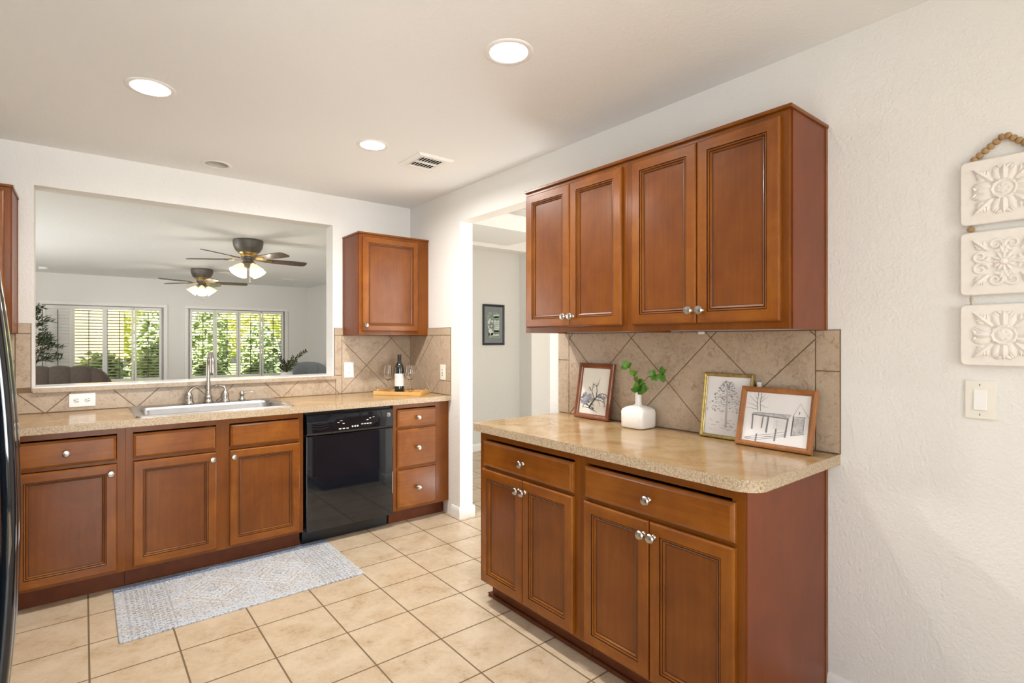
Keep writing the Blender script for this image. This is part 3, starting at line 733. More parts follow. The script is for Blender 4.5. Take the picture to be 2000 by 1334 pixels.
mb = MB(); mb.box(FX-.07+ox, FX-.03+ox, FY0+.01+oy, FY1-.01+oy, .02, .085); mb.build('toe_grille', 'black2', t_)

# ------------------------------------------------------------------ outlets and switches
def plate(name, label, cat, loc, rot, w_, h, mat, kind):
    t = thing(name, label, cat, loc, rot)
    mb = MB(); mb.bbox(-w_/2, w_/2, -.0065, -.0003, -h/2, h/2, .0025); mb.build('cover_plate', mat, t)
    return t
def duplex(t, w_, h, mat, vertical):
    for s_ in (-1, 1):
        mb = MB(); prof = [(.0165, -.0060), (.0165, -.0085), (.0155, -.0092), (.0001, -.0092)]
        cx, cz = (0, s_*.021) if vertical else (s_*.026, 0); mb.lathe(prof, 24, (cx, 0, cz), 'y'); f = mb.build('receptacle', mat, t)
        mb = MB()
        if vertical:
            for q in (-.006, .006): mb.box(cx+q-.0012, cx+q+.0012, -.0096, -.0088, cz-.001, cz+.008)
            mb.lathe([(.0026, -.0088), (.0026, -.0096), (.0001, -.0096)], 10, (cx, 0, cz-.007), 'y')
        else:
            for q in (-.006, .006): mb.box(cx-.001, cx+.008, -.0096, -.0088, cz+q-.0012, cz+q+.0012)
            mb.lathe([(.0026, -.0088), (.0026, -.0096), (.0001, -.0096)], 10, (cx-.008, 0, cz), 'y')
        mb.build('slot', 'slot', f)
tp = -.0082
t_ = plate('wall_outlet', 'white sideways double outlet on the tile left of the sink', 'outlet', (-2.227, tp, .979), (0, 0, 0), .126, .082, 'white_plastic', 0); duplex(t_, 0, 0, 'white_plastic', False)
t_ = plate('wall_outlet', 'white upright outlet on the tile under the small corner cabinet', 'outlet', (-.556, tp, 1.10), (0, 0, 0), .078, .122, 'white_plastic', 0); duplex(t_, 0, 0, 'white_plastic', True)
t_ = plate('wall_outlet', 'pale outlet on the side tile beside the wine bottle, near the doorway', 'outlet', (tp, -.545, 1.087), (0, 0, R90), .074, .118, 'ivory_plastic', 0)
mb = MB(); mb.bbox(-.0165, .0165, -.009, -.006, -.033, .033, .001); f = mb.build('receptacle', 'ivory_plastic', t_)
mb = MB(); mb.box(-.008, .008, -.0098, -.0088, -.008, -.002); mb.box(-.006, -.0035, -.0096, -.0088, .014, .024); mb.box(.0035, .006, -.0096, -.0088, .014, .024); mb.box(-.006, .006, -.0096, -.0088, -.026, -.018); mb.build('slot', 'slot', f)
t_ = plate('light_switch', 'ivory rocker light switch below the white carved plaques', 'light switch', (0, -3.685, 1.152), (0, 0, R90), .074, .120, 'ivory_plastic', 0)
mb = MB(); mb.bbox(-.0168, .0168, -.0082, -.006, -.0335, .0335, .001); mb.build('switch_bezel', 'ivory_plastic', t_)
mb = MB(); L = [[(x, y, z) for x, z in ((-.0150, -.031), (.0150, -.031), (.0150, .031), (-.0150, .031))] for y in (-.0078,)]
top = [(-.0148, -.0125, -.0308), (.0148, -.0125, -.0308), (.0148, -.0088, .0308), (-.0148, -.0088, .0308)]
mb.loops([L[0], top]); mb.build('rocker', 'white_plastic', t_, bevel=.0006)
for z in (-.0465, .0465):
    mb = MB(); mb.lathe([(.003, -.006), (.003, -.0072), (.0001, -.0076)], 12, (0, 0, z), 'y'); mb.build('screw', 'nickel', t_)

# ------------------------------------------------------------------ ceiling fixtures
def can_light(i, x, y, r, lit, label):
    t = thing('recessed_light', label, 'ceiling light', (x, y, ZC), group='recessed ceiling lights')
    mb = MB(); mb.lathe([(r-.004, .001), (r-.003, -.003), (r+.008, -.0055), (r+.018, -.003), (r+.020, -.0005)], 40); 
    mb.f.pop(); mb.m.pop(); mb.sm.pop(); mb.f.pop(); mb.m.pop(); mb.sm.pop(); mb.build('trim_ring', 'trim', t)
    mb = MB(); mb.lathe([(r-.004, .0), (r-.008, .03), (r-.016, .075)], 40); mb.f = mb.f[:-2]; mb.m = mb.m[:-2]; mb.sm = mb.sm[:-2]
    mb.build('reflector', 'ceramic' if lit else 'pearl', t)
    mb = MB(); mb.lathe([(r-.015, .078), (r-.015, .074), (r*.5, .068), (.001, .064)], 32); mb.build('bulb', 'lamp_lens' if lit else 'pearl', t)
    if lit:
        l = lamp('recessed_lamp', 'AREA', (0, 0, .050 if i == 1 else .010), (0, 0, 0), lit, (1, .965, .92), shape='DISK', size=2*(r-.010)); l.parent = t
LAB = ['lit recessed ceiling light nearest the left edge, above the sink side', 'lit recessed ceiling light nearest the camera, deep cream reflector',
       'small lit recessed ceiling light beside the square air vent', 'unlit recessed ceiling light above the pass-through opening']
for i, ((x, y, r), e) in enumerate(zip(LIGHTS, (13, 17, 38, 0))): can_light(i, x, y, r, e, LAB[i])
def vent(label, cx, cy, wx, wy, group):
    t = thing('air_vent', label, 'air vent', (cx, cy, ZC), group=group)
    mb = MB(); hx, hy = wx/2, wy/2; ix, iy = hx*.66, hy*.66
    def rr(a, b, z): return [(-a, -b, z), (a, -b, z), (a, b, z), (-a, b, z)]
    mb.loops([rr(hx, hy, -.0005), rr(hx, hy, -.004), rr(hx-.012, hy-.012, -.014), rr(ix+.004, iy+.004, -.014), rr(ix, iy, -.004)], False); mb.build('vent_frame', 'trim', t)
    mb = MB(); mb.add(rr(ix, iy, -.0012), [(0, 1, 2, 3)]); mb.build('duct_opening', 'dark', t)  # flat dark sheet standing for the shade inside the duct
    mb = MB(); n = 8
    for k in range(n):
        x = -ix+2*ix*(k+.5)/n
        mb.loops([[(x+.009, y, -.0045), (x+.009, y, -.0055), (x-.007, y, -.0125), (x-.007, y, -.0115)] for y in (-iy, iy)], False)
    mb.box(-ix, ix, -.008, .008, -.0135, -.004)
    mb.build('vent_slats', 'trim', t); return t
vent('white square ceiling air vent near the kitchen corner', -.507, -1.135, .25, .27, 'ceiling vents')
vent('small ceiling vent in the living room, far right beyond the fans', .80, 6.1, .30, .18, 'ceiling vents')
mb = MB(); mb.lathe([(.065, 0), (.065, -.02), (.055, -.032), (.001, -.034)], 24, (-2.71, 6.8, ZC)); tag(mb.build('smoke_detector', 'white_plastic'), 'small white round smoke detector on the living room ceiling at left', 'smoke detector')

# ------------------------------------------------------------------ ceiling fans
def fan(label, x, y, ph):
    t = thing('ceiling_fan', label, 'ceiling fan', (x, y, ZC), group='living room ceiling fans')
    mb = MB(); mb.lathe([(.150, 0), (.160, -.012), (.158, -.05), (.150, -.085), (.128, -.125), (.105, -.145)], 32); mb.build('motor_housing', 'bronze', t)
    mb = MB(); mb.lathe([(.106, -.143), (.100, -.160), (.075, -.172), (.075, -.186)], 32); mb.build('brass_band', 'brass', t)
    mb = MB(); mb.lathe([(.075, -.186), (.078, -.20), (.070, -.215), (.055, -.225), (.058, -.25), (.075, -.265), (.07, -.285), (.03, -.31), (.012, -.315)], 28); mb.build('light_fitter', 'bronze', t)
    for k in range(5):
        a = math.radians(ph+72*k); R = Matrix.Rotation(a, 4, 'Z') @ Matrix.Rotation(math.radians(-12), 4, 'X')
        off = Vector((0, 0, -.215))
        outl = [(.19, -.050), (.30, -.060), (.50, -.068), (.63, -.066), (.655, -.050), (.665, 0), (.655, .050), (.63, .066), (.50, .068), (.30, .060), (.19, .050)]
        mb = MB(); mb.loops([[R @ Vector((u, v, -.004))+off for u, v in outl], [R @ Vector((u, v, .004))+off for u, v in outl]]); mb.add([R @ Vector((u, v, -.004))+off for u, v in outl], [tuple(range(11))])
        b = mb.build('blade', 'blade', t)
        ir = [(.07, -.012), (.15, -.014), (.20, -.035), (.25, -.030), (.27, 0), (.25, .030), (.20, .035), (.15, .014), (.07, .012)]
        mb = MB(); mb.loops([[R @ Vector((u, v, -.011))+off for u, v in ir], [R @ Vector((u, v, -.0045))+off for u, v in ir]]); mb.add([R @ Vector((u, v, -.011))+off for u, v in ir], [tuple(range(9))])
        mb.build('blade_iron', 'brass', b)
    for k in range(4):
        a = math.radians(ph+20+90*k); T = Matrix.Translation((.07*math.cos(a), .07*math.sin(a), -.275)) @ Matrix.Rotation(a, 4, 'Z') @ Matrix.Rotation(math.radians(-38), 4, 'Y')
        mb = MB(); mb.lathe([(.020, 0), (.028, -.02), (.045, -.045), (.062, -.085), (.075, -.125), (.080, -.130)], 20, mat4=T); mb.f.pop(); mb.m.pop(); mb.sm.pop(); mb.build('glass_shade', 'shade_glass', t)
        mb = MB(); mb.lathe([(.018, .02), (.024, .0), (.022, -.012)], 16, mat4=T); mb.build('socket_cup', 'brass', t)
    mb = MB(); mb.tube([(.01, -.03, -.31), (.01, -.03, -.47)], .0022, 6); mb.sphere((.01, -.03, -.478), .010, 0, 1, 1, 1.3, 8); mb.build('pull_chain', 'bronze', t)
    for k in range(4):
        a = math.radians(ph+20+90*k); l = lamp('fan_lamp', 'POINT', (.16*math.cos(a), .16*math.sin(a), -.42), (0, 0, 0), 3.2, (1, .88, .70), shadow_soft_size=.05); l.parent = t
fan('nearer five-blade bronze ceiling fan with four lit glass shades', -.745, 2.43, 3)
fan('farther five-blade bronze ceiling fan, the lower and smaller in view', -.725, 5.54, 60)

# ------------------------------------------------------------------ rug
t0 = MB(); n = 40
P = rrect(0, 1.147, -.645, 0, .012, 3)
t0.loops([[(x, y, .0008) for x, y in P], [(x, y, .006) for x, y in P], [(x+(.5735-x)*.006, y+(-.32-y)*.01, .0085) for x, y in P]])
rug = t0.build('kitchen_rug', 'rug', origin=(0, 0, 0)); rug.location = (-2.098, -.560, 0); tag(rug, 'pale grey and blue woven runner rug on the floor before the sink', 'rug')

# ------------------------------------------------------------------ things by the wine
bw = thing('serving_board', 'bamboo serving tray under the wine bottle and glasses', 'tray', (-.335, -.395, .9145), (0, 0, math.atan2(-.31, .245)))
mb = MB(); mb.bbox(-.195, .195, .0, .20, 0, .010, .002)
for a_, b_, c_, d_ in ((-.195, .195, 0, .012), (-.195, .195, .188, .20), (-.195, -.183, .012, .188), (.183, .195, .012, .188)): mb.bbox(a_, b_, c_, d_, .009, .028, .002)
mb.build('tray', 'bamboo', bw)
for s_ in (-1, 1):
    mb = MB(); mb.bbox(s_*.187-.006, s_*.187+.006, .055, .145, .0275, .038, .002); mb.build('grip', 'bamboo', bw)
zb_ = .925
bt = thing('wine_bottle', 'dark wine bottle with a cream label on the bamboo tray', 'bottle', (-.256, -.290, zb_))
mb = MB(); mb.lathe([(.033, 0), (.0375, .004), (.0375, .185), (.036, .200), (.026, .222), (.0165, .238), (.0145, .25), (.0145, .262)], 32); mb.build('body', 'bottle', bt)
mb = MB(); mb.lathe([(.0150, .236), (.0150, .288), (.0158, .290), (.0158, .297), (.013, .301), (.001, .3012)], 24); mb.build('capsule', 'foil', bt)
mb = MB(); A_ = []
for h in (.052, .150): A_.append([(.0379*math.cos(a), .0379*math.sin(a), h) for a in [-PI*.95+1.55*PI*k/24 - .35 for k in range(25)]])
vs = A_[0]+A_[1]; mb.add(vs, [(k, k+1, k+26, k+25) for k in range(24)], 0, True); lb = mb.build('label', 'label', bt)
mb = MB(); random.seed(3)
for h, hh, a0, a1 in ((.122, .005, -2.75, -1.65), (.112, .003, -2.6, -1.8), (.085, .002, -2.5, -1.9), (.075, .002, -2.45, -1.95)):
    a = a0
    while a < a1:
        da = random.uniform(.05, .12); q = [(.0382*math.cos(b), .0382*math.sin(b), z) for b, z in ((a, h), (a+da, h), (a+da, h+hh), (a, h+hh))]; mb.add(q, [(0, 1, 2, 3)]); a += da+.05
mb.build('label_print', 'pencil_light', lb)
def wine_glass(x, y, label):
    t = thing('wine_glass', label, 'wine glass', (x, y, zb_), group='wine glasses')
    pr = [(.034, 0), (.034, .0015), (.020, .004), (.006, .009), (.0038, .02), (.0036, .085), (.008, .096), (.026, .112), (.038, .135), (.0395, .155), (.035, .19), (.0315, .215),
          (.0303, .215), (.0338, .19), (.0382, .155), (.0367, .136), (.025, .1135), (.007, .0985), (.0001, .097)]
    mb = MB(); mb.lathe(pr, 32); mb.build('bowl_and_stem', 'glass', t); return t
g1 = wine_glass(-.318, -.222, 'clear stemmed wine glass left of the wine bottle')
copy_thing(g1, 'clear stemmed wine glass right of the wine bottle', (-.200, -.362, zb_))

# ------------------------------------------------------------------ vase, sprigs
t_ = MB(); t_.lathe([(.050, 0), (.062, .003), (.066, .010), (.067, .075), (.064, .088), (.050, .099), (.028, .106), (.016, .110), (.0125, .116), (.0118, .165), (.0132, .170), (.0105, .1705), (.0095, .165), (.0095, .10)], 48, power=5, rot=.3)
va = t_.build('flower_vase', 'ceramic', origin=(0, 0, 0)); va.location = (-.092, -2.452, .9145); tag(va, 'white squarish ceramic bottle vase with a thin neck', 'vase')
def leaf(mb, p, d, up, L, W, m=0, cup=.15):
    p = Vector(p); d = Vector(d).normalized(); s_ = d.cross(Vector(up)).normalized(); nn = s_.cross(d)
    pr = [(0, 0), (.25, .8), (.5, 1.0), (.75, .75), (1, 0)]
    vs = []; 
    for t, wd in pr:
        c_ = p+d*L*t+nn*L*cup*math.sin(PI*t)*.5; vs += [c_-s_*W*wd*.5+nn*W*.12*wd, c_, c_+s_*W*wd*.5+nn*W*.12*wd]
    fs = []
    for i in range(4):
        for k in range(2): fs.append((i*3+k, i*3+k+1, (i+1)*3+k+1, (i+1)*3+k))
    mb.add(vs, fs, m, True)
sp = thing('leafy_sprig', 'fresh green leafy sprigs standing in the white vase', 'sprig', (-.092, -2.452, 1.06))
# local frame here: picture-right is about (+.788, -.615) in x, y
rx = Vector((.60, -.80, 0)).normalized(); rx = Vector((.15, -.99, 0)); fw = Vector((-.99, -.15, 0)); Z = Vector((0, 0, 1))
s1 = [Vector((0, 0, -.04)), Z*.03, Z*.065-rx*.006, Z*.105-rx*.026, Z*.145-rx*.050]
s2 = [Vector((.004, .002, -.04)), Z*.035+rx*.004, Z*.070+rx*.022, Z*.103+rx*.052, Z*.112+rx*.085, Z*.118+rx*.125]
for st in (s1, s2):
    mb = MB(); mb.tube(st, [.0022]*2+[.0017]*(len(st)-2), 8); mb.build('stem', 'stem', sp)
mb = MB(); random.seed(11)
def lf(q, dx, dz, L, W, f=0.2): leaf(mb, q, rx*dx+Z*dz+fw*f, fw+Z*.4, L*1.2, W*1.25)
lf(s1[4], -.5, .7, .040, .026, .5); lf(s1[4], -.9, -.1, .036, .024, .5); lf(s1[4], .5, .5, .03, .02, .3); lf(s1[3], .6, .4, .034, .02); lf(s1[3], -.2, .9, .032, .02, .4)
lf(s1[2], .3, .8, .045, .026, .5); lf(s1[2], .9, .3, .05, .03, .4); lf(s1[1], 1.0, .25, .075, .045, .5); lf(s1[1], .7, .6, .060, .036, .3); lf(s1[1], -.6, .2, .034, .022, .5); lf(s1[1], .2, .9, .05, .03, .6)
lf(s2[1], .95, .05, .062, .042, .7); lf(s2[1], -.2, .2, .03, .02, .8)
lf(s2[4], .2, .9, .030, .022, .5); lf(s2[4], .6, -.7, .034, .024, .5); lf(s2[4], -.5, .4, .030, .02, .4); lf(s2[4], -.1, -.9, .028, .02, .6)
lf(s2[5], .7, .6, .034, .022, .4); lf(s2[5], .1, 1, .036, .022, .3); lf(s2[5], .4, -.8, .040, .026, .5); lf(s2[5], -.5, -.5, .030, .020, .5)
mb.build('foliage', 'leaf', sp)

# ------------------------------------------------------------------ pictures
class Draw:
    """flat strokes on a sheet : unit square u right, v up"""
    def __init__(s, W, H, y): s.W, s.H, s.y, s.mb = W, H, y, MB(); s.k = 0
    def P(s, u, v, e=0): return Vector(((u-.5)*s.W, s.y-.00015*((s.k % 7)+1), v*s.H))
    def line(s, pts, w, m=0):
        s.k += 1; ws = w if isinstance(w, (list, tuple)) else [w]*len(pts)
        Q = [s.P(*q) for q in pts]; vs = []
        for i, q in enumerate(Q):
            t = (Q[min(i+1, len(Q)-1)]-Q[max(i-1, 0)]).normalized(); nn = Vector((t.z, 0, -t.x)); vs += [q-nn*ws[i]/2, q+nn*ws[i]/2]
        s.mb.add(vs, [(2*i, 2*i+1, 2*i+3, 2*i+2) for i in range(len(Q)-1)], m)
    def blob(s, u, v, a, b, m=0, n=12, j=.25, rot=0):
        s.k += 1; pts = []
        for k in range(n):
            t = 2*PI*k/n; rr = 1+random.uniform(-j, j); x, y = a*rr*math.cos(t), b*rr*math.sin(t)
            pts.append(s.P(u+x*math.cos(rot)-y*math.sin(rot), v+x*math.sin(rot)+y*math.cos(rot)))
        s.mb.add(pts, [tuple(range(n))], m)
def wig(p, q, n, j): return [(p[0]+(q[0]-p[0])*k/n+(random.uniform(-j, j) if 0 < k < n else 0), p[1]+(q[1]-p[1])*k/n+(random.uniform(-j, j) if 0 < k < n else 0)) for k in range(n+1)]
def picture(name, label, loc, rot, W, H, border, fmat, prof, pmat, draw, mats, cat='picture', group=None, paper_inset=0):
    t = thing(name, label, cat, loc, rot, group); b = border
    def rr(i, y): return [(-W/2+i, y, i), (W/2-i, y, i), (W/2-i, y, H-i), (-W/2+i, y, H-i)]
    mb = MB(); mb.loops([rr(i*b, y) for i, y in prof], False); mb.add(rr(0, prof[0][1]), [(0, 1, 2, 3)]); mb.build('frame', fmat, t)
    yp_ = -.006; pw, ph_ = W-2*b+.004, H-2*b+.004
    mb = MB(); mb.box(-pw/2, pw/2, yp_, yp_+.003, b-.002, H-b+.002); pa = mb.build('paper', pmat, t)
    d = Draw(W-2*b, H-2*b, yp_-.0002); draw(d)
    d.mb.v = [(x, y, z+b) for x, y, z in d.mb.v]; d.mb.build('drawing', mats, pa)
    return t
PROF = [(0, -.001), (0, -.014), (.12, -.0185), (.45, -.020), (.75, -.0165), (.88, -.012), (1, -.010), (1, -.002)]
def draw_tree(d):                         # ink drawing of a gnarled tree on a bluish-grey bank
    random.seed(5)
    for k in range(16): d.blob(random.uniform(.05, .45), random.uniform(.20, .40), random.uniform(.05, .14), random.uniform(.02, .06), 1, rot=random.uniform(-.3, .8))
    for k in range(8): d.blob(random.uniform(.55, .92), random.uniform(.36, .42)-.0, random.uniform(.04, .09), random.uniform(.012, .03), 1)
    tr = [(.36, .12), (.44, .22), (.55, .33), (.66, .42)]; d.line(tr, [.011, .009, .007, .005])
    def br(p, a, L, w_, dep):
        pts = [p]; 
        for k in range(5):
            a += random.uniform(-.45, .45); pts.append((pts[-1][0]+math.cos(a)*L/5, pts[-1][1]+math.sin(a)*L/5*.8))
        d.line(pts, [w_, w_*.9, w_*.8, w_*.65, w_*.5, w_*.3])
        if dep > 0:
            for k in range(2): br(pts[random.choice((2, 3, 4))], a+random.choice((-1, 1))*random.uniform(.5, 1.1), L*.55, w_*.55, dep-1)
    br((.60, .38), 1.6, .36, .0055, 2); br((.66, .42), .9, .34, .0050, 2); br((.55, .33), 2.5, .42, .0050, 2); br((.62, .40), .1, .34, .0045, 2); br((.5, .3), .15, .4, .005, 1)
    br((.40, .16), 2.9, .3, .005, 1)
    for k in range(26): p = (random.uniform(.08, .5), random.uniform(.12, .38)); d.line(wig(p, (p[0]+random.uniform(.03, .12), p[1]+random.uniform(-.05, .05)), 3, .01), random.uniform(.0008, .003))
    for k in range(16): p = (random.uniform(.5, .92), random.uniform(.14, .40)); d.line(wig(p, (p[0]+random.uniform(.03, .10), p[1]+random.uniform(-.03, .03)), 3, .01), random.uniform(.0006, .0016), 2)
    d.line(wig((.40, .12), (.68, .05), 5, .012), [.006, .005, .004, .003, .002, .001]); d.line(wig((.22, .14), (.40, .12), 4, .01), .003)
def draw_pine(d):
    random.seed(9)
    d.line([(.50, .14), (.49, .45), (.47, .90)], [.007, .004, .001], 1); d.line([(.525, .14), (.51, .5), (.475, .9)], [.0012, .0012, .0006])
    for k in range(210):
        v = random.uniform(.40, .93); wd = .05+.40*(1-(v-.40)/.55)**.8; u = .48+random.uniform(-wd, wd)
        L = random.uniform(.015, .05); d.line(wig((u, v), (u+random.choice((-1, 1))*L, v+random.uniform(-.02, .012)), 2, .008), random.uniform(.001, .0042), random.choice((0, 0, 1)))
    for k in range(18): v = random.uniform(.45, .85); wd = .42*(1-(v-.4)/.6); d.line(wig((.48, v), (.48+random.choice((-1, 1))*wd, v+random.uniform(-.06, .03)), 5, .012), .0012, 1)
    for k in range(40): u = random.uniform(.08, .92); v = random.uniform(.08, .27); d.line(wig((u, v), (u+random.uniform(.02, .10), v+random.uniform(-.02, .03)), 3, .012), random.uniform(.0007, .0025), random.choice((0, 1, 1)))
    for k in range(14): d.line(wig((random.uniform(.82, .95), .06), (random.uniform(.84, .98), random.uniform(.15, .26)), 3, .01), .0022)
def draw_barn(d):
    random.seed(4)
    sh = lambda pts, m=1: (setattr(d, 'k', d.k+1), d.mb.add([d.P(*q) for q in pts], [tuple(range(len(pts)))], m))
    sh([(.12, .545), (.70, .52), (.74, .60), (.22, .60)], 1)
    sh([(.76, .20), (.93, .28), (.93, .57), (.76, .55)], 1)
    d.line([(.12, .54), (.70, .515)], .0045); d.line([(.13, .575), (.72, .60)], .0015)
    d.line([(.14, .535), (.15, .24)], .0055); d.line([(.31, .52), (.30, .28)], .0045); d.line([(.39, .52), (.38, .20)], .007); d.line([(.69, .52), (.67, .15)], .0065); d.line([(.77, .58), (.76, .20)], .0042)
    d.line([(.76, .57), (.85, .84), (.99, .57)], .0016); d.line([(.77, .57), (.95, .58)], .002); d.line([(.93, .58), (.93, .28)], .0018); d.line([(.76, .20), (.95, .27)], .0018); d.line([(.845, .62), (.85, .68)], .0035)
    for k in range(15): u = random.uniform(.77, .92); v = random.uniform(.25, .55); d.line([(u, v), (min(.93, u+random.uniform(.03, .1)), v+.01)], .0009)
    for k in range(8): v = .30+.025*k; d.line(wig((.48, v), (.66, v+.005), 3, .006), .0009, 1)
    d.line([(.205, .62), (.19, .80), (.19, 1.0)], .0022); d.line([(.255, .62), (.235, .80), (.24, .98)], .0022)
    for p, q in (((.20, .75), (.05, .92)), ((.20, .70), (.02, .78)), ((.19, .85), (.12, .97)), ((.24, .80), (.36, .93)), ((.24, .74), (.38, .70)), ((.24, .86), (.31, .97)), ((.2, .66), (.0, .66))): d.line(wig(p, q, 4, .012), [.0022, .0018, .0014, .001, .0006])
    for k in range(14): u = random.uniform(.0, .4); v = random.uniform(.66, .98); d.line(wig((u, v), (u+random.uniform(-.06, .06), v+random.uniform(0, .05)), 2, .006), .0007, 1)
    d.line([(.23, .01), (.235, .16)], .0055); d.line([(.52, .06), (.53, .30)], .0055); d.line([(.53, .30), (.53, .47)], .0012, 1)
    for o_ in (0, -.045, -.08): d.line(wig((.05, .06+o_*.3), (.24, .12+o_), 3, .006), .0014); d.line(wig((.24, .12+o_), (.53, .21+o_), 4, .006), .0014); d.line(wig((.53, .21+o_), (.70, .28+o_), 3, .006), .0012)
lean = lambda dx, h: -math.atan2(dx, h)
picture('picture_frame', 'brown-framed ink drawing of a gnarled tree leaning beside the white vase', (-.066, -2.130, .9142), (lean(.052, .29), 0, R90), .242, .300, .026, 'frame_brown', PROF, 'paper_cream', draw_tree, ['ink', 'wash', 'pencil_light'], group='pictures leaning on the right counter')
picture('picture_frame', 'gold-framed pencil drawing of a pine tree, behind the barn picture', (-.052, -2.872, .9142), (lean(.042, .275), 0, R90), .222, .282, .015, 'gold', PROF, 'paper_white', draw_pine, ['pencil', 'pencil_light'], group='pictures leaning on the right counter')
picture('picture_frame', 'oak-framed pencil drawing of a barn and fence, frontmost of the leaning pictures', (-.112, -3.098, .9142), (lean(.062, .235), 0, R90), .288, .240, .021, 'frame_oak', PROF, 'paper_white', draw_barn, ['pencil', 'pencil_light'], group='pictures leaning on the right counter')
MAT['print_green'] = leafmat('print_green', (.05, .10, .07), (.30, .38, .30)); MAT['print_pale'] = plain('print_pale', (.55, .60, .58), .6, .15, 30); MAT['mat_grey'] = plain('grey_mat_board', (.17, .19, .20), .55, .05)
def draw_hall(d):
    random.seed(2)
    sh = lambda pts, m: (setattr(d, 'k', d.k+1), d.mb.add([d.P(*q) for q in pts], [tuple(range(len(pts)))], m))
    sh([(.16, .14), (.84, .14), (.84, .84), (.16, .84)], 0)
    for k in range(18): d.blob(random.uniform(.22, .5), random.uniform(.2, .78), random.uniform(.03, .09), random.uniform(.02, .06), random.choice((1, 2)))
    for k in range(11): sh([(.52, .20+.055*k), (.80, .20+.055*k), (.80, .235+.055*k), (.52, .235+.055*k)], 1)
    d.blob(.36, .30, .16, .07, 1, rot=-.5)
picture('wall_picture', 'dark-framed green print hanging on the hall wall beyond the doorway', (1.772, 1.1285, 1.275), (0, 0, 0), .335, .50, .026, 'black2', PROF, 'mat_grey', draw_hall, ['print_green', 'print_pale', 'mat_grey'])

# small white clips on the tile and under the cabinet
mb = MB(); mb.bbox(-.020, -.0085, -3.008, -2.992, 1.135, 1.165, .003); tag(mb.build('clip', 'white_plastic'), 'tiny white clip on the tile just behind the barn picture', 'clip', 'tiny white clips')
mb = MB(); mb.bbox(-.045, -.020, -2.76, -2.74, UB-.013, UB-.0003, .003); tag(mb.build('clip', 'white_plastic'), 'tiny white clip under the right wall cabinets', 'clip', 'tiny white clips')

# ------------------------------------------------------------------ carved plaque hanging
PY, PW = -3.742, .205
h_ = thing('wall_hanging', 'three cream carved square plaques strung on wooden beads, right edge of wall', 'wall hanging', (0, PY, 1.26), (0, 0, R90))
PZ = [(1.700, 1.900), (1.480, 1.677), (1.260, 1.450)]
T0 = .020
def petal(mb, cx, cz, a, r0, L, W, y0, hgt=.0090, n=7, ridge=1.0):
    """raised pointed petal lying on the plaque front"""
    ca, sa = math.cos(a), math.sin(a); rows = []
    for i in range(n+1):
        t = i/n; wd = W*math.sin(PI*min(1, .12+t*.88))**.75*.5; hh = hgt*math.sin(PI*(.15+.8*t))**.6*(.5+.5*t)
        row = []
        for q, k in ((-1, 0), (-.6, .75), (0, 1.0*ridge), (.6, .75), (1, 0)):
            x = r0+L*t; z = wd*q; row.append((cx+x*ca-z*sa, y0-hh*k, cz+x*sa+z*ca))
        rows.append(row)
    vs = [p for r in rows for p in r]; fs = [(i*5+k, i*5+k+1, (i+1)*5+k+1, (i+1)*5+k) for i in range(n) for k in range(4)]
    mb.add(vs, fs, 0, True)
def acanthus(mb, cx, cz, a, r0, L, W, y0):
    petal(mb, cx, cz, a, r0, L, W*.45, y0, .011, ridge=1.25)
    for k, t in enumerate((.30, .5, .7)):
        px, pz = cx+(r0+L*t*.8)*math.cos(a), cz+(r0+L*t*.8)*math.sin(a)
        for s_ in (-1, 1): petal(mb, px, pz, a+s_*.75, 0, L*.42*(1-.25*k), W*.30, y0, .0095)
def scroll(mb, cx, cz, r, a0, turns, y0, s_=1, w_=.0052):
    n = 26; pts = []
    for k in range(n+1):
        t = k/n; a = a0+s_*turns*2*PI*t; rr = r*(1-.80*t); pts.append((cx+rr*math.cos(a), y0-.001, cz+rr*math.sin(a)))
    mb.tube(pts, [w_*(1-.3*k/n) for k in range(n+1)], 8)
